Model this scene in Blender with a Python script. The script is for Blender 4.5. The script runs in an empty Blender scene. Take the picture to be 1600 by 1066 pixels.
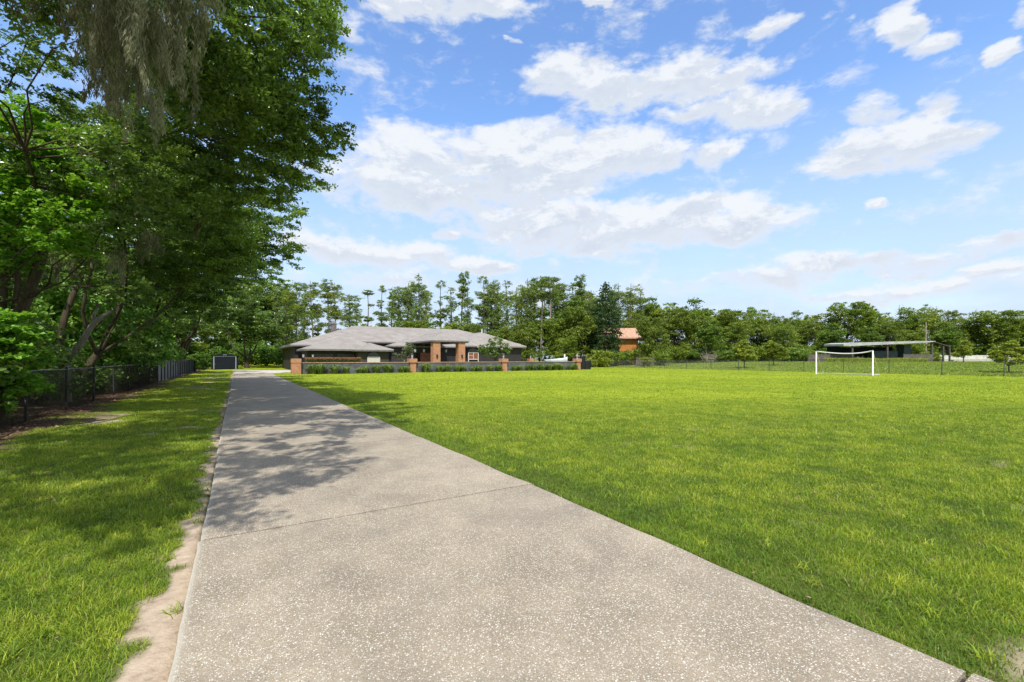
import bpy, math, random
import numpy as np
R = math.radians
S = bpy.context.scene
COL = S.collection
# ------------------------------------------------------------------ camera
# world axes: +Y runs along the driveway, +X towards the lawn; camera yawed to the right of the driveway
YAW = R(31.2); EYE = 1.6; FPX = 711.0; HZ = 560.5
FW = np.array([math.sin(YAW), math.cos(YAW)]); RT = np.array([math.cos(YAW), -math.sin(YAW)])
cam_d = bpy.data.cameras.new('camera'); cam = bpy.data.objects.new('camera', cam_d); COL.objects.link(cam)
cam_d.sensor_width = 36; cam_d.lens = 36 * FPX / 1600; cam_d.shift_y = (HZ - 533) / 1600
cam_d.clip_start = 0.05; cam_d.clip_end = 6000
cam.location = (0, 0, EYE); cam.rotation_euler = (R(90), 0, -YAW)
S.camera = cam
def P(px, d):                      # a point at depth d along the viewing direction
    X = (px - 800) / FPX * d
    p = RT * X + FW * d
    return float(p[0]), float(p[1])
def zat(py, d): return EYE + (HZ - py) / FPX * d
# ------------------------------------------------------------------ colour management
S.view_settings.view_transform = 'Standard'; S.view_settings.look = 'None'
S.view_settings.exposure = 0.40; S.view_settings.gamma = 1.0
S.render.engine = 'CYCLES'
S.cycles.max_bounces = 8; S.cycles.diffuse_bounces = 4; S.cycles.transmission_bounces = 5; S.cycles.transparent_max_bounces = 6
# ------------------------------------------------------------------ sun
SUN_EL = R(58); SDX, SDY = -0.52, -0.854       # horizontal direction towards the sun
sd = bpy.data.lights.new('sun', 'SUN'); sd.energy = 4.1; sd.angle = R(0.55); sd.color = (1.0, 0.95, 0.86)
sun = bpy.data.objects.new('sun', sd); COL.objects.link(sun)
from mathutils import Vector
tos = Vector((SDX * math.cos(SUN_EL), SDY * math.cos(SUN_EL), math.sin(SUN_EL)))
sun.rotation_euler = tos.to_track_quat('Z', 'Y').to_euler()
# ------------------------------------------------------------------ world: sky with clouds laid out by direction
W = bpy.data.worlds.new('World'); S.world = W; W.use_nodes = True
nt = W.node_tree; nt.nodes.clear(); N = nt.nodes; Lk = nt.links
def wm(op, a, b=None, c=None, clamp=False):
    n = N.new('ShaderNodeMath'); n.operation = op; n.use_clamp = clamp
    for i, v in enumerate((a, b, c)):
        if v is None: continue
        if isinstance(v, (int, float)): n.inputs[i].default_value = v
        else: Lk.new(v, n.inputs[i])
    return n.outputs[0]
def wmix(f, a, b):
    n = N.new('ShaderNodeMix'); n.data_type = 'RGBA'
    for i, v in ((0, f), (6, a), (7, b)):
        if isinstance(v, (int, float)): n.inputs[i].default_value = v
        elif isinstance(v, tuple): n.inputs[i].default_value = (*v, 1)
        else: Lk.new(v, n.inputs[i])
    return n.outputs[2]
sky = N.new('ShaderNodeTexSky'); sky.sky_type = 'NISHITA'; sky.sun_disc = False
sky.sun_elevation = SUN_EL; sky.sun_rotation = math.atan2(SDX, SDY); sky.air_density = 1.0; sky.dust_density = 0.6; sky.ozone_density = 2.0
tc = N.new('ShaderNodeTexCoord'); sp = N.new('ShaderNodeSeparateXYZ'); Lk.new(tc.outputs['Generated'], sp.inputs[0])
dx, dy, dz = sp.outputs
fx = wm('ADD', wm('MULTIPLY', dx, float(RT[0])), wm('MULTIPLY', dy, float(RT[1])))
fy = wm('ADD', wm('MULTIPLY', dx, float(FW[0])), wm('MULTIPLY', dy, float(FW[1])))
az = wm('ARCTAN2', fx, fy)
hl = wm('SQRT', wm('ADD', wm('MULTIPLY', dx, dx), wm('MULTIPLY', dy, dy)))
el = wm('DIVIDE', dz, wm('MAXIMUM', hl, 0.02))
def noise(scale, ex, off=0.0, det=7.0, dist=0.0, eo=0.0, rough=0.58):
    cb = N.new('ShaderNodeCombineXYZ')
    Lk.new(az, cb.inputs[0]); Lk.new(wm('MULTIPLY', wm('ADD', el, eo), ex), cb.inputs[1]); cb.inputs[2].default_value = off
    n = N.new('ShaderNodeTexNoise'); n.inputs['Scale'].default_value = scale; n.inputs['Detail'].default_value = det
    n.inputs['Distortion'].default_value = dist; n.inputs['Roughness'].default_value = rough
    Lk.new(cb.outputs[0], n.inputs['Vector']); return n.outputs[0]
w1 = noise(7, 1.6, 40.0, 5.0); w2 = noise(7, 1.6, 60.0, 5.0)
az0, el0 = az, el
azw = wm('ADD', az, wm('MULTIPLY', wm('SUBTRACT', w1, .5), .15)); elw = wm('ADD', el, wm('MULTIPLY', wm('SUBTRACT', w2, .5), .09))
BLOBS = [  # px, py, rx, ry, weight
 (640,6,100,30,1.0),(745,8,95,30,1.0),(690,26,75,24,.8),(935,4,34,14,.9),(557,52,26,26,.62),(797,66,14,10,.7),
 (885,110,75,50,1.0),(965,142,105,38,1.0),(1070,118,85,42,1.05),(1150,120,95,36,.95),(1170,170,110,42,1.0),(1090,170,110,26,.8),
 (640,262,130,70,1.0),(800,246,170,60,1.15),(930,248,150,48,1.1),(1030,242,80,30,1.0),(700,300,230,52,1.0),(850,280,150,45,1.0),(1128,240,48,32,.95),
 (860,350,190,44,1.05),(1050,335,160,38,1.05),(1150,352,110,34,1.0),(960,372,240,30,1.0),
 (1345,240,105,42,1.05),(1440,215,90,50,1.1),(1500,205,75,34,1.0),(1370,175,50,30,.8),(1470,160,45,34,.85),
 (1415,40,55,48,1.1),(1450,78,60,24,.9),(1208,42,46,30,1.0),(1567,84,34,22,1.0),(1288,30,22,12,.6),(1330,30,16,10,.55),(1590,20,25,30,.6),
 (540,392,120,30,.95),(650,400,90,26,.8),(765,412,72,16,.9),(705,366,36,12,.85),(1300,410,110,30,1.0),(1395,412,110,26,.95),(1180,440,190,24,.75),
 (1545,420,90,20,.95),(1550,378,110,15,.8),(1375,322,24,8,.8),(1150,290,60,16,.6),(900,455,300,22,.5),(1420,455,260,22,.7),(590,440,160,26,.6)]
num = den = mx = None
for (px, py, rx, ry, w) in BLOBS:
    a0 = math.atan((px - 800) / FPX); c = math.cos(a0); e0 = (HZ - py) / FPX * c
    ra = rx / FPX * c * c * 1.12; rb = ry / FPX * c * 1.12
    da = wm('MULTIPLY_ADD', azw, 1 / ra, -a0 / ra); de = wm('MULTIPLY_ADD', elw, 1 / rb, -e0 / rb)
    q = wm('MULTIPLY_ADD', de, de, wm('MULTIPLY', da, da))
    f = wm('MAXIMUM', wm('MULTIPLY_ADD', q, -w * 1.2, w * 1.2), 0.0)
    f2 = wm('MULTIPLY', f, f)
    t = wm('MULTIPLY', f2, de)
    mx = f if mx is None else wm('SMOOTH_MAX', mx, f, 0.25)
    num = t if num is None else wm('ADD', num, t)
    den = f2 if den is None else wm('ADD', den, f2)
n1 = noise(6.5, 1.7, 3.1, 9.0, 0.35, rough=.66); n1b = noise(6.5, 1.7, 3.1, 9.0, 0.35, 0.03, rough=.66); n2 = noise(18, 1.5, 8.0, 7.0, .3)
nn = wm('ADD', wm('MULTIPLY', wm('SUBTRACT', n1, .5), 1.9), wm('MULTIPLY', wm('SUBTRACT', n2, .5), 1.5))
dens = wm('ADD', mx, nn)
mr = N.new('ShaderNodeMapRange'); mr.interpolation_type = 'SMOOTHSTEP'; mr.inputs[1].default_value = 0.18; mr.inputs[2].default_value = 0.95
Lk.new(dens, mr.inputs[0])
haz = noise(2.2, 3.5, 20.0, 5.0)                     # thin veil low down
veil = wm('MULTIPLY', wm('MAXIMUM', wm('MULTIPLY_ADD', el, -2.0, 1.0), 0.0), wm('MULTIPLY_ADD', haz, 1.0, .52))
alpha = wm('MAXIMUM', wm('MULTIPLY', mr.outputs[0], 0.96), 0.0)
tt = wm('DIVIDE', num, wm('MAXIMUM', den, 0.02))      # height within the cloud: -1 base, +1 top
lit = wm('ADD', wm('MULTIPLY_ADD', tt, 1.1, 0.62), wm('MULTIPLY', wm('SUBTRACT', n1, n1b), 4.5))
thin = wm('SUBTRACT', 1.0, wm('MULTIPLY', wm('SUBTRACT', dens, .5), .55), clamp=True)
lit = wm('MAXIMUM', wm('MINIMUM', lit, 1.0), wm('MULTIPLY', thin, .8), clamp=True)
ccol = wmix(lit, (2.5, 3.0, 3.8), (4.6, 4.75, 4.95))
hs = N.new('ShaderNodeHueSaturation'); hs.inputs['Hue'].default_value = .504; hs.inputs['Saturation'].default_value = 1.12; hs.inputs['Value'].default_value = 1.50; Lk.new(sky.outputs[0], hs.inputs['Color'])
s1 = wmix(veil, hs.outputs[0], (3.0, 3.5, 4.5))
s2 = wmix(alpha, s1, ccol)
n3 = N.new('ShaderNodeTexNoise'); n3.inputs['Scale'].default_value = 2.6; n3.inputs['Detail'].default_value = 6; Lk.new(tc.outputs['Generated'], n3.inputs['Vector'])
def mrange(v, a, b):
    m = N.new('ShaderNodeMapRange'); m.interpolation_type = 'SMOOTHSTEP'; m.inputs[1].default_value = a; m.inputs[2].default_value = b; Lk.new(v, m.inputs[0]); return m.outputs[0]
fill_cover = wm('MULTIPLY', mrange(n3.outputs[0], .40, .56), wm('MAXIMUM', mrange(el, .95, 1.3), mrange(wm('ABSOLUTE', az), 1.05, 1.35)))   # unseen clouds added overhead and behind the camera to whiten the fill light
s2 = wmix(wm('MULTIPLY', fill_cover, .9), s2, (4.4, 4.5, 4.7))
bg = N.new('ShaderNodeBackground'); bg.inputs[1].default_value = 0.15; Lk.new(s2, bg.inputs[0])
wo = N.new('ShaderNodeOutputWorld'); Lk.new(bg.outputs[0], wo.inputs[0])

# ================================================================== helpers
def tag(o, label=None, cat=None, group=None, kind=None):
    if label: o['label'] = label
    if cat: o['category'] = cat
    if group: o['group'] = group
    if kind: o['kind'] = kind
    return o
def empty(name, loc=(0, 0, 0), rz=0.0):
    o = bpy.data.objects.new(name, None); o.empty_display_size = .3; COL.objects.link(o)
    o.location = loc; o.rotation_euler = (0, 0, rz); return o
def copy_tree(o, parent=None):
    c = o.copy(); COL.objects.link(c); c.parent = parent
    for ch in list(o.children): copy_tree(ch, c)
    return c
def npmesh(name, V, Q=None, T=None, mat=None, parent=None, attrs=None, smooth=False, loc=None):
    V = np.asarray(V, np.float32)
    Q = np.zeros((0, 4), np.int32) if Q is None or len(Q) == 0 else np.asarray(Q, np.int32)
    T = np.zeros((0, 3), np.int32) if T is None or len(T) == 0 else np.asarray(T, np.int32)
    me = bpy.data.meshes.new(name); me.vertices.add(len(V)); me.vertices.foreach_set('co', V.ravel())
    nl = Q.size + T.size; me.loops.add(nl); me.loops.foreach_set('vertex_index', np.concatenate([Q.ravel(), T.ravel()]))
    me.polygons.add(len(Q) + len(T))
    st = np.concatenate([np.arange(len(Q)) * 4, Q.size + np.arange(len(T)) * 3]).astype(np.int32)
    me.polygons.foreach_set('loop_start', st)
    me.polygons.foreach_set('use_smooth', np.full(len(st), smooth))
    for k, a in (attrs or {}).items():
        at = me.attributes.new(k, 'FLOAT', 'POINT'); at.data.foreach_set('value', np.asarray(a, np.float32))
    me.update(calc_edges=True); me.validate()
    if mat: me.materials.append(mat)
    o = bpy.data.objects.new(name, me); COL.objects.link(o)
    if parent: o.parent = parent
    if loc: o.location = loc
    return o
class MB:
    def __init__(s): s.v = []; s.q = []; s.t = []
    def add(s, V, Q=(), T=()):
        b = len(s.v); s.v += [tuple(map(float, p)) for p in V]
        s.q += [tuple(b + i for i in f) for f in Q]; s.t += [tuple(b + i for i in f) for f in T]; return s
    def box(s, x0, x1, y0, y1, z0, z1):
        return s.add([(x0,y0,z0),(x1,y0,z0),(x1,y1,z0),(x0,y1,z0),(x0,y0,z1),(x1,y0,z1),(x1,y1,z1),(x0,y1,z1)],
            [(0,3,2,1),(4,5,6,7),(0,1,5,4),(1,2,6,5),(2,3,7,6),(3,0,4,7)])
    def tube(s, pts, rad, n=8, cap=True):
        pts = [np.array(p, float) for p in pts]; rad = [rad] * len(pts) if isinstance(rad, (int, float)) else rad
        b = len(s.v)
        for i, p in enumerate(pts):
            d = (pts[min(i+1, len(pts)-1)] - pts[max(i-1, 0)]); d /= max(np.linalg.norm(d), 1e-9)
            a = np.cross(d, (0, 0, 1) if abs(d[2]) < .9 else (1, 0, 0)); a /= np.linalg.norm(a); c = np.cross(d, a)
            for k in range(n):
                th = 2 * math.pi * k / n; s.v.append(tuple(p + rad[i] * (a * math.cos(th) + c * math.sin(th))))
        for i in range(len(pts) - 1):
            for k in range(n):
                s.q.append((b+i*n+k, b+i*n+(k+1) % n, b+(i+1)*n+(k+1) % n, b+(i+1)*n+k))
        if cap:
            for base, pp in ((b, pts[0]), (b+(len(pts)-1)*n, pts[-1])):
                c = len(s.v); s.v.append(tuple(pp))
                for k in range(n): s.t.append((base+k, base+(k+1) % n, c))
        return s
    def build(s, name, mat, parent=None, smooth=False, loc=None):
        return npmesh(name, s.v, s.q, s.t, mat, parent, smooth=smooth, loc=loc)
def hsh(ix, iy, seed):
    with np.errstate(over='ignore'):
        h = (ix.astype(np.int64) * 374761393 + iy.astype(np.int64) * 668265263 + seed * 1442695041) & 0xffffffff
        h = ((h ^ (h >> 13)) * 1274126177) & 0xffffffff
        return ((h ^ (h >> 16)) & 0xffff) / 65535.0
def vn(x, y, sc, seed=0):
    x = np.asarray(x) / sc; y = np.asarray(y) / sc; ix = np.floor(x); iy = np.floor(y); fx = x - ix; fy = y - iy
    fx = fx*fx*(3-2*fx); fy = fy*fy*(3-2*fy)
    return (hsh(ix,iy,seed)*(1-fx)+hsh(ix+1,iy,seed)*fx)*(1-fy)+(hsh(ix,iy+1,seed)*(1-fx)+hsh(ix+1,iy+1,seed)*fx)*fy
def fbm(x, y, sc, seed=0, o=4):
    r = 0; a = .5; tot = 0
    for i in range(o): r = r + a * vn(x, y, sc / 2**i, seed + i * 7); tot += a; a *= .55
    return r / tot
def sst(a, b, x): t = np.clip((x - a) / (b - a), 0, 1); return t*t*(3-2*t)

# ------------------------------------------------------------------ materials
def mat_new(name):
    m = bpy.data.materials.new(name); m.use_nodes = True; n = m.node_tree; n.nodes.clear()
    o = n.nodes.new('ShaderNodeOutputMaterial'); return m, n, o
class G:
    def __init__(s, n): s.n = n
    def nd(s, t, **k):
        x = s.n.nodes.new(t)
        for a, b in k.items():
            if a.startswith('i_'): x.inputs[a[2:].replace('_', ' ')].default_value = b
            else: setattr(x, a, b)
        return x
    def lk(s, a, b): s.n.links.new(a, b)
    def pos(s, sc=(1, 1, 1), obj=False):
        g = s.nd('ShaderNodeTexCoord') if obj else s.nd('ShaderNodeNewGeometry'); m = s.nd('ShaderNodeMapping'); m.inputs['Scale'].default_value = sc
        s.lk(g.outputs['Object' if obj else 'Position'], m.inputs[0]); return m.outputs[0]
    def noise(s, vec, scale, det=4, rough=.55, dist=0):
        x = s.nd('ShaderNodeTexNoise'); x.inputs['Scale'].default_value = scale; x.inputs['Detail'].default_value = det
        x.inputs['Roughness'].default_value = rough; x.inputs['Distortion'].default_value = dist; s.lk(vec, x.inputs['Vector']); return x.outputs[0]
    def ramp(s, f, stops):
        r = s.nd('ShaderNodeValToRGB'); e = r.color_ramp.elements
        while len(e) > 1: e.remove(e[-1])
        for i, (p, c) in enumerate(stops):
            if isinstance(c, (int, float)): c = (c, c, c)
            x = e[0] if i == 0 else e.new(p); x.position = p; x.color = (*c, 1)
        s.lk(f, r.inputs[0]); return r.outputs[0]
    def mix(s, f, a, b, bt='MIX'):
        x = s.nd('ShaderNodeMix'); x.data_type = 'RGBA'; x.blend_type = bt
        for i, v in ((0, f), (6, a), (7, b)):
            if isinstance(v, (int, float)): x.inputs[i].default_value = v
            elif isinstance(v, tuple): x.inputs[i].default_value = (*v, 1)
            else: s.lk(v, x.inputs[i])
        return x.outputs[2]
    def math(s, op, a, b=None, clamp=False):
        x = s.nd('ShaderNodeMath'); x.operation = op; x.use_clamp = clamp
        for i, v in enumerate((a, b)):
            if v is None: continue
            if isinstance(v, (int, float)): x.inputs[i].default_value = v
            else: s.lk(v, x.inputs[i])
        return x.outputs[0]
    def attr(s, n): x = s.nd('ShaderNodeAttribute'); x.attribute_name = n; return x.outputs['Fac']
    def bump(s, h, st, d): x = s.nd('ShaderNodeBump'); x.inputs['Strength'].default_value = st; x.inputs['Distance'].default_value = d; s.lk(h, x.inputs['Height']); return x.outputs[0]
    def bsdf(s, out, col, rough=.7, spec=.3, metal=0, normal=None):
        x = s.nd('ShaderNodeBsdfPrincipled'); x.inputs['Roughness'].default_value = rough if isinstance(rough, (int, float)) else .7
        x.inputs['Specular IOR Level'].default_value = spec; x.inputs['Metallic'].default_value = metal
        if isinstance(col, tuple): x.inputs['Base Color'].default_value = (*col, 1)
        else: s.lk(col, x.inputs['Base Color'])
        if normal is not None: s.lk(normal, x.inputs['Normal'])
        if out is not None: s.lk(x.outputs[0], out.inputs[0])
        return x
def simple(name, c, rough=.6, var=.25, scale=3.0, spec=.3, metal=0, bump=0):
    m, n, o = mat_new(name); g = G(n); p = g.pos(); f = g.noise(p, scale, 5)
    lo = tuple(x * (1 - var) for x in c); hi = tuple(min(1, x * (1 + var)) for x in c)
    col = g.ramp(f, [(.3, lo), (.7, hi)])
    nm = g.bump(f, bump, .02) if bump else None
    g.bsdf(o, col, rough, spec, metal, nm); return m
def leafmat(name, stops, trans=.35, rough=.45, spec=.35, nsc=.5):
    # colour varies leaf by leaf and branch by branch; thin leaves let light through
    m, n, o = mat_new(name); g = G(n)
    f = g.math('ADD', g.math('MULTIPLY', g.attr('tint'), .65), g.math('MULTIPLY', g.noise(g.pos(), nsc, 3), .35))
    col = g.ramp(f, stops)
    b = g.bsdf(None, col, rough, spec)
    t = g.nd('ShaderNodeBsdfTranslucent'); tcx = g.mix(1.0, col, (1.25, 1.2, .55), 'MULTIPLY'); g.lk(tcx, t.inputs[0])
    mx = g.nd('ShaderNodeMixShader'); mx.inputs[0].default_value = trans
    g.lk(b.outputs[0], mx.inputs[1]); g.lk(t.outputs[0], mx.inputs[2]); g.lk(mx.outputs[0], o.inputs[0]); return m
M = {}
M['oak'] = leafmat('oak_leaves', [(.10, (0.037, 0.075, 0.019)), (.35, (0.093, 0.170, 0.036)), (.62, (0.185, 0.308, 0.055)), (.82, (0.309, 0.447, 0.097)), (.95, (0.525, 0.617, 0.243))], .38, .28, .8, 1.3)  # palest stop paints glints into the colour of some leaves
M['maple'] = leafmat('bright_leaves', [(.1, (0.080, 0.201, 0.018)), (.5, (0.185, 0.392, 0.043)), (.95, (0.405, 0.618, 0.093))], .4)
M['under'] = leafmat('undergrowth_leaves', [(.1, (0.052, 0.118, 0.024)), (.5, (0.153, 0.314, 0.056)), (.95, (0.429, 0.626, 0.100))], .35)
M['brightunder'] = leafmat('sunlit_shrub_leaves', [(.1, (0.044, 0.099, 0.011)), (.5, (0.110, 0.220, 0.028)), (.95, (0.242, 0.374, 0.055))], .4)
M['cypress'] = leafmat('cypress_needles', [(.1, (0.064, 0.109, 0.026)), (.5, (0.173, 0.262, 0.058)), (.95, (0.374, 0.446, 0.104))], .3, .6, .2)
M['cypress2'] = leafmat('fresh_cypress_needles', [(.1, (0.089, 0.135, 0.017)), (.5, (0.215, 0.292, 0.038)), (.95, (0.429, 0.481, 0.074))], .35, .6, .2)
M['conifer'] = leafmat('dark_conifer_needles', [(.1, (0.016, 0.034, 0.010)), (.5, (0.041, 0.083, 0.025)), (.95, (0.100, 0.156, 0.042))], .15, .6, .2)
M['broad'] = leafmat('broad_leaves', [(.1, (0.062, 0.101, 0.014)), (.5, (0.173, 0.253, 0.032)), (.95, (0.370, 0.435, 0.063))], .35, .5, .3, .25)
M['broad2'] = leafmat('olive_broad_leaves', [(.1, (0.057, 0.094, 0.013)), (.5, (0.163, 0.230, 0.034)), (.95, (0.342, 0.394, 0.066))], .35, .5, .3, .25)
M['broad3'] = leafmat('deep_broad_leaves', [(.1, (0.047, 0.088, 0.016)), (.5, (0.132, 0.225, 0.033)), (.95, (0.298, 0.413, 0.060))], .3, .5, .3, .25)
M['citrus'] = leafmat('citrus_leaves', [(.1, (0.069, 0.110, 0.013)), (.5, (0.209, 0.276, 0.028)), (.95, (0.486, 0.497, 0.055))], .35, .4, .4)
M['olive'] = leafmat('grey_green_leaves', [(.1, (.07, .10, .05)), (.5, (.16, .20, .10)), (.95, (.28, .32, .18))], .3)
M['flower'] = leafmat('white_blossom', [(.1, (.6, .58, .5)), (.9, (.85, .84, .78))], .3)
M['hedge'] = leafmat('hedge_leaves', [(.1, (.05, .075, .012)), (.55, (.13, .155, .025)), (.95, (.24, .25, .05))], .3)
M['redhedge'] = leafmat('hedge_new_growth', [(.1, (.22, .10, .05)), (.95, (.42, .22, .10))], .3)
M['tuft'] = leafmat('ornamental_grass_blades', [(.1, (0.080, 0.137, 0.032)), (.5, (0.178, 0.274, 0.064)), (.95, (0.402, 0.434, 0.161))], .3)
M['moss'] = leafmat('moss_strands', [(.1, (0.146, 0.151, 0.089)), (.5, (0.277, 0.288, 0.189)), (.95, (0.476, 0.489, 0.360))], .35, .8, .1)
M['dry'] = simple('dry_twigs', (.36, .32, .26), .9, .3)
M['litter'] = leafmat('fallen_leaves', [(.1, (.10, .05, .025)), (.5, (.22, .12, .07)), (.95, (.42, .28, .18))], .1)
def bark(name, a, b):
    m, n, o = mat_new(name); g = G(n); p = g.pos((7, 7, 1.2)); f = g.noise(p, 1.4, 6, .65); f2 = g.noise(g.pos(), .9, 3)
    col = g.mix(g.math('MULTIPLY', f2, .5), g.ramp(f, [(.3, a), (.7, b)]), (.09, .09, .055))
    g.bsdf(o, col, .9, .1, 0, g.bump(f, .8, .05)); return m
M['bark'] = bark('oak_bark', (.030, .022, .015), (.12, .09, .065))
M['cbark'] = bark('cypress_bark', (.12, .10, .08), (.30, .26, .21))
M['pbark'] = bark('pale_bark', (.22, .18, .14), (.42, .36, .30))
M['gbark'] = bark('dead_wood', (.22, .19, .16), (.42, .38, .33))
def grass_mat():
    m, n, o = mat_new('grass_blades'); g = G(n)
    big = g.noise(g.pos(), .35, 4, .6); mid = g.noise(g.pos((1, 1, 1)), 1.7, 4)
    f = g.math('SUBTRACT', g.math('ADD', g.math('MULTIPLY', g.attr('tint'), .5), g.math('ADD', g.math('MULTIPLY', big, .6), g.math('MULTIPLY', mid, .6))), .35)
    col = g.ramp(f, [(.12, (.080, .150, .028)), (.38, (.160, .270, .026)), (.60, (.300, .395, .032)), (.88, (.50, .55, .07))])
    dry = g.ramp(g.attr('dry'), [(.86, 0.0), (.93, .9)])
    col = g.mix(dry, col, (.40, .33, .15))
    b = g.bsdf(None, col, .5, .25); t = g.nd('ShaderNodeBsdfTranslucent'); g.lk(g.mix(1.0, col, (1.15, 1.15, .6), 'MULTIPLY'), t.inputs[0])
    mx = g.nd('ShaderNodeMixShader'); mx.inputs[0].default_value = .35
    g.lk(b.outputs[0], mx.inputs[1]); g.lk(t.outputs[0], mx.inputs[2]); g.lk(mx.outputs[0], o.inputs[0]); return m
M['grass'] = grass_mat()
def ground_mat():
    m, n, o = mat_new('lawn_ground'); g = G(n)
    p = g.pos(); big = g.noise(p, .12, 4, .6); mid = g.noise(p, 1.1, 5, .65); fine = g.noise(p, 14, 4, .7)
    st = g.noise(g.pos((.25, 1.4, 1)), .8, 4, .6)
    f = g.math('ADD', g.math('ADD', g.math('MULTIPLY', big, .3), g.math('MULTIPLY', mid, .3)), g.math('ADD', g.math('MULTIPLY', fine, .25), g.math('MULTIPLY', st, .15)))
    gr = g.ramp(f, [(.36, (.120, .175, .016)), (.46, (.210, .270, .018)), (.55, (.285, .335, .022)), (.66, (.38, .40, .035))])
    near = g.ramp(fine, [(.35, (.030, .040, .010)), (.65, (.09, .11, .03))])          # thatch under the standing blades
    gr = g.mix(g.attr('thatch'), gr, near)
    rough = g.ramp(g.noise(p, 2.5, 5, .7), [(.3, (.07, .115, .018)), (.7, (.19, .24, .045))])
    gr = g.mix(g.attr('field'), gr, rough)
    soil = g.ramp(g.noise(p, 9, 6, .7), [(.25, (.22, .165, .12)), (.45, (.39, .31, .23)), (.75, (.50, .41, .31))])
    lit = g.ramp(g.noise(p, 22, 3, .6), [(.4, (.07, .045, .03)), (.6, (.20, .13, .09))])
    soil = g.mix(g.attr('litter'), soil, lit)
    col = g.mix(g.attr('bare'), gr, soil)
    g.bsdf(o, col, .95, .05, 0, g.bump(g.math('ADD', fine, mid), .6, .03)); return m
M['ground'] = ground_mat()
def drive_mat():
    m, n, o = mat_new('exposed_aggregate'); g = G(n); p = g.pos()
    wb = g.nd('ShaderNodeTexNoise'); wb.inputs['Scale'].default_value = 35; g.lk(p, wb.inputs['Vector'])
    wv = g.nd('ShaderNodeVectorMath'); wv.operation = 'MULTIPLY_ADD'; g.lk(wb.outputs['Color'], wv.inputs[0]); wv.inputs[1].default_value = (.02, .02, .0); g.lk(p, wv.inputs[2])
    def vor(sc):
        v = g.nd('ShaderNodeTexVoronoi'); v.inputs['Scale'].default_value = sc; g.lk(wv.outputs[0], v.inputs['Vector']); return v
    v = vor(98); v2 = vor(180)
    rv = g.nd('ShaderNodeSeparateColor'); g.lk(v.outputs['Color'], rv.inputs[0])
    big = g.noise(p, .55, 5, .6); med = g.noise(p, 2.3, 5, .65)
    mortar = g.ramp(g.math('ADD', g.math('MULTIPLY', big, .5), g.math('MULTIPLY', med, .5)), [(.34, (.225, .190, .138)), (.5, (.335, .282, .208)), (.62, (.425, .362, .265))])
    fineg = g.noise(p, 240, 2, .6); mortar = g.mix(g.ramp(fineg, [(.4, .0), (.7, .7)]), mortar, (.12, .10, .08))
    peb = g.ramp(rv.outputs[0], [(0, (.20, .165, .12)), (.22, (.30, .235, .145)), (.5, (.45, .39, .30)), (.75, (.60, .56, .48)), (1, (.76, .73, .66))])
    isb = g.math('MULTIPLY', g.ramp(v.outputs['Distance'], [(.32, 1.0), (.48, 0.0)]), g.ramp(rv.outputs[1], [(.16, 0.0), (.24, 1.0)]))
    rv2 = g.nd('ShaderNodeSeparateColor'); g.lk(v2.outputs['Color'], rv2.inputs[0])
    peb2 = g.ramp(rv2.outputs[0], [(0, (.06, .05, .04)), (.3, (.20, .165, .12)), (.6, (.42, .36, .28)), (1, (.66, .61, .53))])
    is2 = g.math('MULTIPLY', g.ramp(v2.outputs['Distance'], [(.3, 1.0), (.45, 0.0)]), g.ramp(rv2.outputs[1], [(.3, 0.0), (.4, .9)]))
    col = g.mix(is2, mortar, peb2); col = g.mix(isb, col, peb)
    stain = g.ramp(g.noise(p, .9, 6, .62, .6), [(.36, .25), (.50, .0)]); col = g.mix(stain, col, (.13, .12, .105))
    rust = g.ramp(g.noise(p, 1.1, 4, .6, .3), [(.66, .0), (.76, .4)]); col = g.mix(rust, col, (.36, .24, .15))
    ed = g.ramp(g.attr('edge'), [(0, 0.0), (1, 1.0)]); col = g.mix(ed, col, (.46, .43, .37))
    h = g.math('ADD', g.math('MULTIPLY', isb, 1.0), g.math('MULTIPLY', is2, .5))
    g.bsdf(o, col, .85, .2, 0, g.bump(h, .5, .004)); return m
M['drive'] = drive_mat()
M['joint'] = simple('joint_dirt', (.05, .042, .035), .95, .4, 30)
def brick_mat(name='brick'):
    m, n, o = mat_new(name); g = G(n)
    ge = g.nd('ShaderNodeNewGeometry'); s_ = g.nd('ShaderNodeSeparateXYZ'); g.lk(ge.outputs['Position'], s_.inputs[0])
    c = g.nd('ShaderNodeCombineXYZ'); g.lk(g.math('ADD', s_.outputs[0], s_.outputs[1]), c.inputs[0]); g.lk(s_.outputs[2], c.inputs[1])
    b = g.nd('ShaderNodeTexBrick'); g.lk(c.outputs[0], b.inputs[0]); b.inputs['Scale'].default_value = 1
    b.inputs['Brick Width'].default_value = .22; b.inputs['Row Height'].default_value = .075; b.inputs['Mortar Size'].default_value = .007
    b.inputs['Color1'].default_value = (.50, .22, .11, 1); b.inputs['Color2'].default_value = (.33, .12, .065, 1); b.inputs['Mortar'].default_value = (.42, .34, .27, 1)
    f = g.noise(g.pos(), 5, 4); col = g.mix(g.ramp(f, [(.45, 0.0), (.7, .4)]), b.outputs[0], (.56, .32, .16))
    g.bsdf(o, col, .9, .15); return m
M['brick'] = brick_mat()
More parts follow.
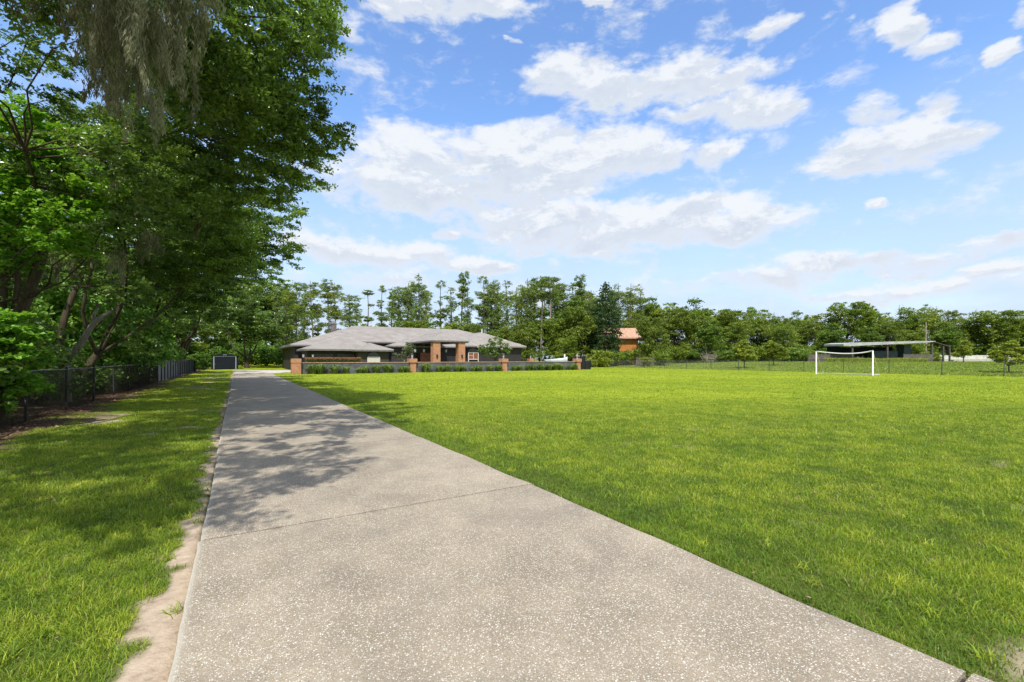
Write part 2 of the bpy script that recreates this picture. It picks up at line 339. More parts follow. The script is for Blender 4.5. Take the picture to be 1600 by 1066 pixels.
def shingle():
    m, n, o = mat_new('roof_shingles'); g = G(n); p = g.pos()
    f = g.noise(p, .7, 6, .65); f2 = g.noise(g.pos((6, 6, 18)), 1.2, 3)
    col = g.ramp(f, [(.32, (.225, .205, .188)), (.55, (.285, .262, .242)), (.75, (.335, .312, .290))]); col = g.mix(g.ramp(f2, [(.4, .0), (.7, .35)]), col, (.22, .2, .185))
    w = g.nd('ShaderNodeTexWave', wave_type='BANDS', bands_direction='Z'); w.inputs['Scale'].default_value = 3.2; w.inputs['Distortion'].default_value = .6; g.lk(p, w.inputs[0])
    g.bsdf(o, col, .95, .1, 0, g.bump(w.outputs[1], .5, .03)); return m
M['roof'] = shingle()
M['ridge'] = simple('ridge_shingles', (.36, .34, .31), .9, .15, 3)
M['fascia'] = simple('grey_fascia', (.17, .16, .15), .6)
M['wall'] = simple('charcoal_stucco', (.034, .031, .032), .8, .2, .8)
M['wall2'] = simple('taupe_stucco', (.062, .053, .048), .8, .15, .8)
M['gwall'] = simple('slate_painted_wall', (.10, .108, .115), .85, .35, 1.2)
M['glass'] = simple('dark_glass', (.012, .013, .015), .08, .1, 1, .6)
M['white'] = simple('white_paint', (.72, .72, .70), .4, .08, 3)
M['offwhite'] = simple('weathered_white', (.60, .58, .53), .6, .12, 1)
M['redwood'] = simple('red_brown_shutter', (.22, .085, .05), .6, .3, 6)
M['black'] = simple('black_powder_coat', (.012, .012, .013), .4, .2, 4, .4)
M['rail'] = simple('galvanised_rail', (.17, .17, .165), .45, .25, 4, .5)
M['slat'] = simple('grey_privacy_slats', (.15, .155, .165), .55, .25, 2)
M['slatd'] = simple('charcoal_slats', (.05, .052, .055), .6, .35, 2)
M['cap'] = simple('brick_coping', (.42, .27, .2), .85, .25, 4)
M['court'] = simple('pale_concrete', (.50, .46, .41), .9, .15, 2)
M['shed'] = simple('navy_metal', (.012, .016, .024), .7, .2, 2, .12)
M['trim'] = simple('pale_grey_trim', (.30, .32, .36), .5, .1, 2)
M['terra'] = simple('terracotta_roof', (.44, .27, .19), .85, .25, 2)
M['orange'] = simple('orange_stucco', (.46, .19, .05), .85, .2, 1)
M['teal'] = simple('blue_grey_metal', (.06, .09, .105), .5, .3, 1.5)
M['wood'] = simple('grey_weathered_wood', (.20, .175, .145), .9, .35, 3)
M['stone'] = simple('grey_stone', (.26, .25, .24), .9, .3, 8)
M['lamp'] = simple('frosted_lantern_glass', (.45, .47, .45), .25, .1, 5)
M['boat'] = simple('pale_hull', (.42, .46, .52), .35, .08, 2, .5)
M['bluehull'] = simple('blue_grey_hull', (.14, .16, .27), .3, .2, 2, .5)
def stripes(name, a, b, sc, axis='X'):
    m, n, o = mat_new(name); g = G(n); w = g.nd('ShaderNodeTexWave', wave_type='BANDS', bands_direction=axis); w.inputs['Scale'].default_value = sc
    g.lk(g.pos(obj=True), w.inputs[0]); f = g.noise(g.pos(), 2, 4)
    col = g.mix(g.ramp(w.outputs[1], [(.05, 1.0), (.2, 0.0)]), g.ramp(f, [(.3, a), (.7, b)]), tuple(x * .35 for x in a))
    g.bsdf(o, col, .75, .2); return m
M['tin'] = simple('galvanised_tin', (.42, .42, .41), .5, .25, .7)
M['oldwood'] = simple('dark_old_wood', (.09, .08, .07), .9, .3, 3)
M['planks'] = stripes('grey_planks', (.10, .09, .08), (.19, .17, .15), 2.2)
M['chimney'] = stripes('stone_chimney', (.11, .10, .09), (.24, .22, .20), 3.0, 'Z')

# ================================================================== ground
DL, DR = -0.278, 3.225                       # driveway edges
def wob(v, s, sc=1.3): return (fbm(v, v * 0 + s * 11.3, sc, s, 3) - .5)
def hz(u, v):
    u = np.asarray(u, float); v = np.asarray(v, float)
    z = np.where(u < DL + .02, -.075, -.028)
    z = z + np.where((u < DL) & (u > -60), (fbm(u, v, 1.4, 5, 3) - .5) * .05, 0) + np.where(u > DR, (fbm(u, v, 2.5, 9, 3) - .5) * .04, 0)
    z = np.where((u > DL) & (u < DR) & (v < 71), -.10, z)
    z = z + .95 * sst(61, 92, u) * sst(-60, -10, v + 0 * u)
    z = z + .3 * sst(75, 110, v)
    return z
def bare(u, v):
    w = .08 + .20 * sst(7.5, 2.0, v) + .10 * wob(v, 3, .5) * 2 + .05
    strip = sst(-w, -w * .55, -(DL - u)) * (u < DL)
    strip = np.where(u < DL, sst(w * 1.15, w * .7, DL - u + (fbm(u, v, .16, 31, 3) - .5) * .35), 0)
    fe = sst(-3.5, -4.5, u + (fbm(u, v, 1.1, 17, 3) - .5) * 2.4) * (u < -2)          # litter along the fence
    pt = sst(.66, .76, fbm(u, v, 1.6, 41, 4)) * (u < DL) * .9
    pt2 = sst(.69, .77, fbm(u * .6, v * 1.6, 1.2, 55, 4)) * sst(8, 12, v) * (u < DL)
    rp = sst(.76, .80, fbm(u, v, .7, 71, 4)) * (u > DR) * .5 * sst(9, 4, v)
    sp_ = np.exp(-(((u - 3.65) / .28) ** 2 + ((v - .62) / .13) ** 2)) * .9
    return np.clip(np.maximum.reduce([strip, fe, pt, pt2, rp, sp_]), 0, 1)
def axis(segs):
    a = []
    for (x0, x1, st) in segs: a += list(np.arange(x0, x1, st))
    return np.array(a + [segs[-1][1]])
gx = axis([(-3000,-400,650),(-400,-60,40),(-60,-12,3),(-12,-6,.5),(-6,-.9,.10),(-.9,DL-.04,.045),(DL-.03,DL+.04,.035),(DL+.05,DR-.05,.6),(DR-.02,7,.10),(7,16,.3),(16,60,1.2),(60,100,2.5),(100,400,30),(400,3000,650)])
gy = axis([(-600,-20,90),(-20,-1,1),(-1,14,.10),(14,30,.3),(30,80,1),(80,200,6),(200,3400,400)])
U, Vv = np.meshgrid(gx, gy); nu, nv = len(gx), len(gy)
Z = hz(U, Vv); B = bare(U, Vv)
idx = np.arange(nu * nv).reshape(nv, nu)
Qd = np.stack([idx[:-1, :-1], idx[:-1, 1:], idx[1:, 1:], idx[1:, :-1]], -1).reshape(-1, 4)
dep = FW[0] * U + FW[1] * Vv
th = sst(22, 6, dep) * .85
litter = sst(-2.6, -3.8, U)
field = np.maximum(sst(59.7, 60.6, U), sst(-5.2, -6.5, U))
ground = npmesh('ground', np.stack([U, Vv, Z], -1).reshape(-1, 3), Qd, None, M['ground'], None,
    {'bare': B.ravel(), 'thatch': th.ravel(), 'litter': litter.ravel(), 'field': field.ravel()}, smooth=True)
tag(ground, 'green lawn and sandy soil reaching the tree line', kind='structure')

# driveway: separate slabs with open joints
def slabs():
    V = []; Q = []; E = []
    js = [-3.29] + [.78 + 4.07 * k for k in range(15)]
    for j in range(len(js) - 1):
        y0, y1 = js[j] + .013, js[j+1] - .013
        ys = np.linspace(y0, y1, 42 if y0 < 12 else 12)
        o1 = random.Random(j).uniform(-.012, .012)
        for side in (0,):
            xs_t = np.concatenate([[0, .008, .016, .03], np.linspace(.06, .94, 7), [.97, .984, .992, 1]])
            b = len(V); nn_ = len(xs_t)
            for yy in ys:
                l = DL + o1 + float(wob(np.array([yy]), 21, .35)[0]) * .022; r = DR + o1 + float(wob(np.array([yy]), 23, 1.1)[0]) * .09
                if y1 > 53: r += 0.9 * max(0, (yy - 54)) ** 1.2 * .35 if yy > 54 else 0
                for k, t in enumerate(xs_t):
                    e = max(0, 1 - min(t, 1 - t) / .012)
                    ey = max(0, 1 - min(yy - y0, y1 - yy) / .015)
                    V.append((l + (r - l) * t, yy, -.010 * max(e, ey * .6) ** 2)); E.append(.8 if (t < .004) else (.25 if t < .01 else 0))
            for a in range(len(ys) - 1):
                for k in range(nn_ - 1): i = b + a * nn_ + k; Q.append((i, i+1, i+1+nn_, i+nn_))
            # skirts
            ring = [b + k for k in range(nn_)] + [b + (a) * nn_ + nn_ - 1 for a in range(1, len(ys))] + [b + (len(ys)-1) * nn_ + k for k in range(nn_ - 2, -1, -1)] + [b + a * nn_ for a in range(len(ys) - 2, 0, -1)]
            c = len(V)
            for i in ring: V.append((V[i][0], V[i][1], -.14)); E.append(E[i])
            for k in range(len(ring)): k2 = (k + 1) % len(ring); Q.append((ring[k], c + k, c + k2, ring[k2]))
    return V, Q, E
V_, Q_, E_ = slabs()
dw = npmesh('driveway', V_, Q_, None, M['drive'], None, {'edge': E_}, smooth=False)
tag(dw, 'long straight exposed aggregate concrete driveway in jointed slabs', kind='structure')
jb = MB(); jb.box(DL + .03, DR - .06, -3.2, 56.5, -.13, -.03)
jo = jb.build('driveway_base', M['joint']); tag(jo, 'dirt in the joints between driveway slabs', kind='structure')
cb_ = MB()
cp = [(DL, 57.77), (4.2, 57.77), (4.9, 59.5), (6.2, 61.2), (9, 61.8), (33, 61.8), (33, 69.5), (12, 69.5), (DL, 71.2)]
n_ = len(cp); vv = [(x, y, .0) for x, y in cp] + [(x, y, -.12) for x, y in cp]
cb_.v = vv; cb_.t = [(0, 1, 2), (0, 2, 8), (2, 3, 8), (3, 7, 8), (3, 4, 7), (4, 5, 7), (5, 6, 7)]
cb_.q = [(i, i + n_, (i + 1) % n_ + n_, (i + 1) % n_) for i in range(n_)]
co = cb_.build('parking_court', M['court']); tag(co, 'pale concrete court at the end of the driveway turning to the garage', kind='structure')

# ------------------------------------------------------------------ grass blades
rg = np.random.default_rng(7)
def blade_mesh(u, v, h, w, lean, tint, dry, z=None):
    n = len(u); th = rg.uniform(0, 2 * np.pi, n); ph = rg.uniform(0, 2 * np.pi, n)
    z = hz(u, v) if z is None else z
    cx, cy = np.cos(th), np.sin(th); lx, ly = np.cos(ph), np.sin(ph)
    V = np.empty((n, 5, 3), np.float32)
    hw = w / 2
    V[:, 0] = np.stack([u - cx * hw, v - cy * hw, z - .005], -1); V[:, 1] = np.stack([u + cx * hw, v + cy * hw, z - .005], -1)
    mx_, my_ = u + lx * h * lean * .35, v + ly * h * lean * .35; mz = z + h * np.cos(lean * .7) * .58
    V[:, 2] = np.stack([mx_ + cx * hw * .8, my_ + cy * hw * .8, mz], -1); V[:, 3] = np.stack([mx_ - cx * hw * .8, my_ - cy * hw * .8, mz], -1)
    V[:, 4] = np.stack([u + lx * h * np.sin(lean), v + ly * h * np.sin(lean), z + h * np.cos(lean)], -1)
    b = np.arange(n)[:, None] * 5
    return V.reshape(-1, 3), b + np.array([0, 1, 2, 3]), b + np.array([3, 2, 4]), np.repeat(tint, 5), np.repeat(dry, 5)
GV, GQ, GT, GA, GD = [], [], [], [], []; off = 0
for (d0, d1, dn, h0, h1, w0) in [(1.6,4.2,6500,.030,.075,.0048),(4.2,8,3000,.03,.075,.007),(8,15,1100,.03,.075,.012),(15,30,230,.03,.075,.024),(30,75,26,.035,.075,.06)]:
    A = 1.125 * (d1**2 - d0**2) + 4 * (d1 - d0); n = int(A * dn)
    d1e = d1 * 1.35; n = int(n * (d1e**2 - d0**2) / (d1**2 - d0**2)); d = np.sqrt(rg.uniform(d0**2, d1e**2, n)); X = rg.uniform(-1, 1, n) * (1.125 * d + 2)
    u = RT[0] * X + FW[0] * d; v = RT[1] * X + FW[1] * d
    bb = bare(u, v); ln = fbm(u, v, .8, 3, 4); l2 = fbm(u, v, .22, 13, 2)
    edge = wob(v, 23, 1.1) * .09
    keep = (rg.random(n) > bb * 1.02 + .02) & ~((u > DL - .035) & (u < DR + edge + .005) & (v < 58)) & ~((v > 57) & (v < 71.5) & (u > DL - .1) & (u < 34) & (v > 60 - (u < 4) * 3)) & (u > -5.5) & ~((v > 51.9) & (u > 5) & (u < 43)) & (v < 78)
    keep &= rg.random(n) < .45 + 1.1 * l2
    keep &= (rg.random(n) < sst(d1e, d1 * .95, d)) & (rg.random(n) < (sst(d0 * .97, d0 * 1.3, d) if d0 > 2 else 1))
    d = d; u, v, ln, l2, bb = u[keep], v[keep], ln[keep], l2[keep], bb[keep]; n = len(u)
    fld = (u > 59.8)
    edgeg = (u > DR) & (u < DR + .5)
    h = rg.uniform(h0, h1, n) * (.55 + .9 * ln) * np.where(fld, 3.5, 1) * np.where(edgeg, .8, 1) * (1 - .5 * bb)
    w = w0 * rg.uniform(.7, 1.3, n) * np.where(fld, 1.3, 1)
    lean = rg.uniform(.25, 1.45, n); h = h * (1 - .3 * sst(10, 16, d[keep]))
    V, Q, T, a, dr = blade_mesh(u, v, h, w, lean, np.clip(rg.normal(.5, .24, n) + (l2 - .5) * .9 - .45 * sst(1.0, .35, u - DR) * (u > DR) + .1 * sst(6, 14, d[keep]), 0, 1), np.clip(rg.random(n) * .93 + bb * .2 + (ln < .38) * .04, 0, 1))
    GV.append(V); GQ.append(Q + off); GT.append(T + off); GA.append(a); GD.append(dr); off += len(V)
for (ua, ub_, va, vb, cnt) in ((-4.4, DL - .05, .5, 9, 260), (DR + .12, 9, -.5, 9, 420)):
    cu, cv = rg.uniform(ua, ub_, cnt), rg.uniform(va, vb, cnt); m = 22; u = np.repeat(cu, m) + rg.normal(size=cnt * m) * .03; v = np.repeat(cv, m) + rg.normal(size=cnt * m) * .03
    ok = (u < DL - .02) | (u > DR + .06); u, v = u[ok], v[ok]; n = len(u); tn_ = np.repeat(rg.uniform(.2, 1.1, cnt), m)[ok]
    V, Q, T, a, dr = blade_mesh(u, v, rg.uniform(.05, .12, n), rg.uniform(.005, .010, n), rg.uniform(.5, 1.5, n), np.clip(tn_ + rg.normal(size=n) * .08, 0, 1.2), rg.random(n) * .92)
    GV.append(V); GQ.append(Q + off); GT.append(T + off); GA.append(a); GD.append(dr); off += len(V)
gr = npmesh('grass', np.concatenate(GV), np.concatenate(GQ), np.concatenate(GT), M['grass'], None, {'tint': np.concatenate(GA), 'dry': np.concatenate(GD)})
tag(gr, 'short mown green grass covering both sides of the driveway', kind='stuff')
del GV, GQ, GT, GA, GD

# ================================================================== foliage tools
def leaves(C, size, rng, up=.5, asp=1.7, droop=0):
    """one small bent leaf (two triangles-pairs) at each centre"""
    n = len(C); nrm = rng.normal(size=(n, 3)); nrm[:, 2] = np.abs(nrm[:, 2]) + up; nrm /= np.linalg.norm(nrm, axis=1)[:, None]
    a = np.cross(nrm, rng.normal(size=(n, 3))); 
    if droop: a = a / np.linalg.norm(a, axis=1)[:, None]; a[:, 2] -= droop; 
    a /= np.linalg.norm(a, axis=1)[:, None]; b = np.cross(nrm, a); b /= np.maximum(np.linalg.norm(b, axis=1)[:, None], 1e-6)
    s = (size * rng.uniform(.6, 1.35, n))[:, None]; l = a * s * .5; w = b * s * .5 / asp
    V = np.empty((n, 4, 3), np.float32); V[:, 0] = C - l; V[:, 1] = C + w + nrm * s * .06; V[:, 2] = C + l; V[:, 3] = C - w + nrm * s * .06
    return V.reshape(-1, 3), np.arange(n * 4).reshape(-1, 4)
def puff_pts(c, r, n, rng, sub=14, sh=.33, fz=.7):
    c = np.array(c, float); r = np.array(r if hasattr(r, '__len__') else (r, r, r * .75), float)
    d = rng.normal(size=(sub, 3)); d /= np.linalg.norm(d, axis=1)[:, None]
    sc = d * (rng.uniform(.35, 1.0, sub)[:, None] ** .6)
    k = rng.integers(0, sub, n); p = sc[k] + rng.normal(size=(n, 3)) * sh * rng.uniform(.45, 1.0, sub)[k][:, None] * np.array([1, 1, fz])
    return c + p * r, rng.random(sub)[k]
def crown(puffs, n, size, rng, mat, parent=None, name='crown', up=.5, asp=1.7, sub=14, sh=.33, droop=0, carve=None, fz=.7):
    vol = np.array([(p[1] if not hasattr(p[1], '__len__') else (p[1][0]*p[1][1]*p[1][2]) ** (1/3)) ** 2 for p in puffs]); cnt = np.maximum((n * vol / vol.sum()).astype(int), 6)
    Cs, Ts = [], []
    for p, c in zip(puffs, cnt):
        pts, t = puff_pts(p[0], p[1], c, rng, sub, sh, fz); Cs.append(pts); Ts.append(np.clip(t * .45 + .45 * rng.random(c) + rng.uniform(-.08, .18), 0, 1))
    C = np.concatenate(Cs); t = np.concatenate(Ts)
    if carve is not None:
        k = np.ones(len(C), bool); Wc = C + np.array(carve)
        for p0, dd, rr, t0, *tm in CARVE:
            q = Wc - p0; tt_ = q @ dd; ds = np.linalg.norm(q - tt_[:, None] * dd, axis=1); k &= ~((tt_ > t0) & (tt_ < (tm[0] if tm else 99)) & (ds < rr * rng.uniform(.75, 1.1, len(C))))
        C = C[k]; t = t[k]
    V, Q = leaves(C, size, rng, up, asp, droop)
    return npmesh(name, V, Q, None, mat, parent, {'tint': np.repeat(t, 4)})
def limb(mb, a, b, ra, rb, rng, bend=.12, seg=5, n=6):
    a = np.array(a, float); b = np.array(b, float); L = np.linalg.norm(b - a); pts = []
    off = rng.normal(size=3) * L * bend; off2 = rng.normal(size=3) * L * bend * .4
    for i in range(seg + 1):
        t = i / seg; pts.append(a + (b - a) * t + off * math.sin(math.pi * t) + off2 * math.sin(2 * math.pi * t))
    mb.tube(pts, [ra + (rb - ra) * (i / seg) for i in range(seg + 1)], n, False); return pts

def broad_tree(seed, H=14, r=5, mat='broad', n=6000, size=.42, np_=20, low=.06, name='broadleaf_tree', open_=.0):
    rng = np.random.default_rng(seed); root = empty(name); puffs = []
    for i in range(np_):
        t = rng.uniform(0, 1) ** .8; z = H * (low + (1 - low) * t) - .06 * H; rr = r * math.sqrt(max(.08, 1 - (abs(t - .4) / .68) ** 2)) * rng.uniform(.35, .95)
        a = i * 2.4 + rng.uniform(-.5, .5); pr = r * rng.uniform(.26, .46)
        puffs.append(((math.cos(a) * rr, math.sin(a) * rr, z), (pr, pr, pr * rng.uniform(.6, .85))))
    mb = MB(); top = (rng.normal() * .4, rng.normal() * .4, H * .75); tr = limb(mb, (0, 0, -.3), top, H * .022, H * .007, rng, .03, 7, 8)
    for c, q in puffs:
        k = int(np.clip((c[2] / top[2]) * 7 * .62, 1, 6)); limb(mb, tr[k], c, H * .007, H * .0018, rng, .1, 4, 5)
    mb.build('trunk', M['bark'], root, True); crown(puffs, n, size, rng, M[mat], root, up=.6, sub=16, sh=.24)
    return root
def cypress(seed, H=24, kind=0, mat='cypress', n=4500, size=.29, name='cypress_tree', bk='cbark'):
    rng = np.random.default_rng(seed); root = empty(name); mb = MB(); puffs = []
    tx, ty = rng.normal() * .5, rng.normal() * .5; tr = limb(mb, (0, 0, -.3), (tx, ty, H * .90), H * .013, H * .0035, rng, .012, 12, 8)
    def at(z): return tr[int(np.clip(z / H * 12, 0, 12))]
    def put(z, dist, pr, fl=.5):
        a = rng.uniform(0, 6.283); p0 = at(z); c = p0 + np.array([math.cos(a) * dist, math.sin(a) * dist, rng.uniform(.2, 1.0)])
        limb(mb, p0 - np.array([0, 0, .4]), c, H * .0032, H * .001, rng, .08, 3, 5); puffs.append((c, (pr * 1.25, pr * 1.25, pr * fl * 1.1)))
    if kind == 0:      # spreading top on a bare trunk
        for i in range(18): put(H * rng.uniform(.62, .95), rng.uniform(.5, 3.1), rng.uniform(1.1, 1.9), .55)
        for i in range(4): put(H * rng.uniform(.45, .62), rng.uniform(1, 2.4), rng.uniform(.5, .9), .6)
    elif kind == 1:    # narrow column, foliage to low down
        for i in range(30): put(H * rng.uniform(.2, .95), rng.uniform(.2, 1.35), rng.uniform(.8, 1.4), .9)
    elif kind == 2:    # sparse separate tiers
        for k in range(22):
            t = rng.uniform(0, 1); put(H * (.38 + .57 * t), rng.uniform(.2, 2.4) * (1.15 - .6 * t), rng.uniform(.6, 1.15), rng.uniform(.4, .8))
        puffs.append((tr[12], (1.5, 1.5, 1.2)))
    elif kind == 3:    # wide irregular full crown
        for i in range(34): put(H * rng.uniform(.3, .95), rng.uniform(.4, 2.9), rng.uniform(.9, 1.7), .65)
    elif kind == 4:    # lollipop: three small tufts on a thin stem
        for z, d_, p in ((.96, .2, 1.2), (.93, 1.0, .8), (.8, .9, .75), (.60, .4, 1.25), (.6, 1.1, .9), (.58, .9, .8)): put(H * z, d_, p, .4)
    elif kind == 5:    # flat-topped pine
        for i in range(12): put(H * rng.uniform(.74, .95), rng.uniform(.5, 3.0), rng.uniform(.9, 1.5), .5)
    mb.build('trunk', M[bk], root, True)
    cr = crown(puffs, int(n * 1.25), size, rng, M[mat], root, up=.3, asp=1.8, sub=16, sh=.24)
    # ragged strands hanging below the clumps
    st = []
    for c, q in puffs:
        for _ in range(int(5 * q[0]) if kind != 1 else 3):
            a = rng.uniform(0, 6.28); p = np.array(c) + np.array([math.cos(a) * q[0] * .7, math.sin(a) * q[0] * .7, -q[2] * .4]); L = rng.uniform(.5, 1.5)
            for k in range(5): st.append(p + np.array([0, 0, -L * k / 5]) + rng.normal(size=3) * .05)
    V, Q = leaves(np.array(st), .22, rng, 0, 2.6, 3.0); hs_ = npmesh('hanging_strands', V, Q, None, M['moss'], root, {'tint': np.repeat(rng.random(len(st)), 4)}); hs_['kind'] = 'stuff'
    return root
def bush(seed, r=1.6, h=1.8, mat='under', n=3000, size=.16, name='shrub', np_=10):
    rng = np.random.default_rng(seed); root = empty(name); mb = MB(); puffs = []
    for i in range(np_):
        a = i * 2.4; rr = r * rng.uniform(.1, .75); z = h * rng.uniform(.22, .85); pr = r * rng.uniform(.3, .5)
        puffs.append(((math.cos(a) * rr, math.sin(a) * rr, z), (pr, pr, pr * .8))); limb(mb, (rng.normal() * .08, rng.normal() * .08, -.05), puffs[-1][0], .03, .008, rng, .08, 3, 5)
    mb.build('stem', M['bark'], root, True); crown(puffs, n, size, rng, M[mat], root, name='foliage', up=.5, sub=12, sh=.3); return root
def place(o, x, y, z=None, s=1.0, rz=0.0, sz=None, label=None, cat=None, group=None):
    o.location = (x, y, float(hz(x, y)) if z is None else z); o.scale = (s, s, sz or s); o.rotation_euler = (0, 0, rz); tag(o, label, cat, group); return o
used = set()
def inst(proto, *a, **k):
    o = proto if proto.name not in used else copy_tree(proto); used.add(proto.name); return place(o, *a, **k)
ORD = ['first','second','third','fourth','fifth','sixth','seventh','eighth','ninth','tenth','eleventh','twelfth','thirteenth','fourteenth','fifteenth','sixteenth','seventeenth','eighteenth','nineteenth','twentieth'] + ['twenty-' + x for x in ('first','second','third','fourth','fifth','sixth','seventh','eighth','ninth')] + ['thirtieth'] + ['thirty-' + x for x in ('first','second','third','fourth','fifth','sixth','seventh','eighth','ninth')] + ['fortieth'] + ['forty-' + x for x in ('first','second','third','fourth','fifth','sixth','seventh','eighth','ninth')] + ['fiftieth'] + ['fifty-' + x for x in ('first','second','third','fourth','fifth','sixth','seventh','eighth','ninth')] + ['sixtieth'] + ['sixty-' + x for x in ('first','second','third','fourth','fifth')]

# ================================================================== left side live oaks
TOS = np.array(tos)
def vray(px, py): q = RT * (px - 800) / FPX + FW; return np.array([q[0], q[1], (HZ - py) / FPX])
_g = P(80, 12.2); _s = P(20, 10.8)
CARVE = [(np.array([*_g, 6.6]), TOS, 3.2, 1.0), (np.array([*P(-20, 12.5), 7]), TOS, 2.6, 1.0), (np.array([*_s, 2.4]), TOS, 1.5, .6), (np.array([-3.2, 12.0, 0]), TOS, .5, 1), (np.array([0, 0, EYE]), vray(70, 75) / np.linalg.norm(vray(70, 75)), .16, 1), (np.array([0, 0, EYE]), vray(118, 55) / np.linalg.norm(vray(118, 55)), .14, 1), (np.array([0, 0, EYE]), vray(35, 225) / np.linalg.norm(vray(35, 225)), .9, 1, 17), (np.array([0, 0, EYE]), vray(100, 300) / np.linalg.norm(vray(100, 300)), .8, 1, 17)]
def ex(l): return [(*P(a, d), zat(b, d), r_) for a, b, d, r_ in l]
def oak(seed, trunk, cc, r, z0, z1, n, size, label, tr=.28, np_=34, extra=(), mat='oak'):
    rng = np.random.default_rng(seed); root = empty('live_oak', (trunk[0], trunk[1], float(hz(*trunk)))); mb = MB(); puffs = []
    ox, oy = cc[0] - trunk[0], cc[1] - trunk[1]; zm = (z0 + z1) / 2
    for i in range(np_):
        d = rng.normal(size=3); d /= np.linalg.norm(d); rad = rng.uniform(.45, .88)
        pr = r * rng.uniform(.17, .30)
        puffs.append(((ox + d[0] * r * rad, oy + d[1] * r * rad, zm + d[2] * (z1 - z0) / 2 * rad), (pr, pr, pr * .72)))
    for (x, y, z, pr) in extra: puffs.append(((x - trunk[0], y - trunk[1], z), (pr, pr, pr * .75)))
    fork = np.array([ox * .25, oy * .25, z0 * .42]); limb(mb, (0, 0, -.3), fork, tr * 1.0, tr * .7, rng, .05, 5, 10)
    mains = []
    for k in range(4):
        a = k * 1.57 + rng.uniform(-.3, .3); e = np.array([ox * .7 + math.cos(a) * r * .42, oy * .7 + math.sin(a) * r * .42, z0 + (z1 - z0) * rng.uniform(.15, .6)])
        mains.append(limb(mb, fork, e, tr * .36, tr * .15, rng, .07, 7, 8))
    for c, q in puffs:
        best = min(((np.linalg.norm(m[j] - np.array(c)), i, j) for i, m in enumerate(mains) for j in range(2, 8)), key=lambda x: x[0])
        limb(mb, mains[best[1]][best[2]], c, tr * .11, .008, rng, .12, 4, 5)
    mb.build('trunk', M['bark'], root, True)
    crown(puffs, int(n * 1.2), size * .86, rng, M[mat], root, up=.45, asp=2.1, sub=34, sh=.135, carve=root.location, fz=.42)
    return tag(root, label, 'tree')
oak(11, (-8.8, 8.6), (-4.7, 10.2), 5.2, 6.6, 14.5, 105000, .15, 'nearest live oak, its high branches leaning in over the top left corner', .32, 44,
    extra=[(-.4, 6.9, 8.6, 1.3), (.3, 8.6, 9.4, 1.4), (1.2, 10.2, 9.9, 1.3), (-1.6, 5.6, 8.2, 1.2), (-3.0, 2.4, 8, 1.5), (-1.9, 3.2, 8.5, 1.2), (-4.4, 2.6, 8, 1.5), (-5.8, 3.0, 8, 1.6), (-3.8, 4.4, 8.6, 1.4), (-5.4, 5.2, 8.8, 1.5)] + ex([(430,20,11.5,1.5),(360,60,11,1.6),(290,90,11,1.5),(330,10,11,1.6),(240,60,11,1.4),(350,140,12,1.5),(478,25,12,.9)]))
oak(12, (-7.0, 20.5), (-2.8, 17.2), 5.9, 5.2, 14.5, 150000, .15, 'large live oak whose crown reaches farthest right over the driveway', .26, 52,
    extra=ex([(480,30,13,1.1),(500,50,13,.7),(440,60,13,1.6),(455,110,13.5,1.3),(478,150,14,.8),(500,205,14.5,.9),(528,215,15,.55),(545,200,15,.3),(470,200,14.5,1.3),(420,200,14,1.6),(450,260,15,1.1),(472,275,16,.6),(400,280,16,1.6),(360,220,15,1.7),(300,200,15,1.6),(250,260,16,1.6),(330,300,16,1.6),(230,190,15,1.5),(270,330,18,1.5),(200,330,18,1.3),(415,130,13,1.4)]))
oak(13, (-6.0, 27.2), (-3.2, 26.2), 6.0, 4.4, 12.8, 110000, .18, 'leaning live oak with moss-hung limbs behind the bend of the black fence', .22, 46,
    extra=ex([(440,330,22,1.2),(420,380,24,1.6),(445,400,26,1.1),(380,360,22,1.6),(340,380,24,1.6),(300,400,24,1.6),(250,400,24,1.5),(230,450,24,1.2),(280,440,26,1.3),(340,430,28,1.5),(190,400,22,1.3),(150,420,24,1.2),(60,440,24,1.4),(10,430,22,1.4),(110,400,24,1.3),(30,430,14.5,.8),(200,450,17,.9),(150,440,18,.7),(250,500,22,.9),(50,515,15,.6),(190,520,18,.7),(230,540,23,.7),(5,460,14,.8),(80,400,16,.8)]))
oak(14, (-5.9, 41), (-3.6, 36), 6.0, 3.8, 12.3, 75000, .22, 'stout live oak rising behind the grey slatted stretch of fence', .36, 42,
    extra=ex([(410,420,36,1.6),(430,445,38,1.2),(385,450,36,1.6),(320,460,40,1.6),(280,470,34,1.4),(360,480,46,1.6),(330,500,48,1.4),(250,480,36,1.2)]))
oak(15, (-8.2, 50), (-7.5, 49), 5.6, 3.0, 11.5, 36000, .28, 'live oak behind the far end of the slatted fence, left of the small shed', .36, 32)
oak(16, (-5.2, 63), (-5.2, 62.5), 5.2, 3.0, 10.5, 30000, .32, 'live oak shading the grass just left of the small dark shed', .36, 28)
oak(17, (1.6, 86), (1.5, 86), 6.6, 3.4, 12.5, 34000, .36, 'live oak behind the small dark shed, its trunk showing right of the shed', .45, 34)
oak(18, (-12, 32), (-12, 32), 6.5, 2.5, 15, 40000, .28, 'dark live oak deeper in the wood on the far left', .3, 36)
oak(19, (-12.5, 21), (-12.5, 21), 5.5, 2.5, 14, 34000, .26, 'tall shaded oak in the wood behind the leftmost fence posts', .28, 36)
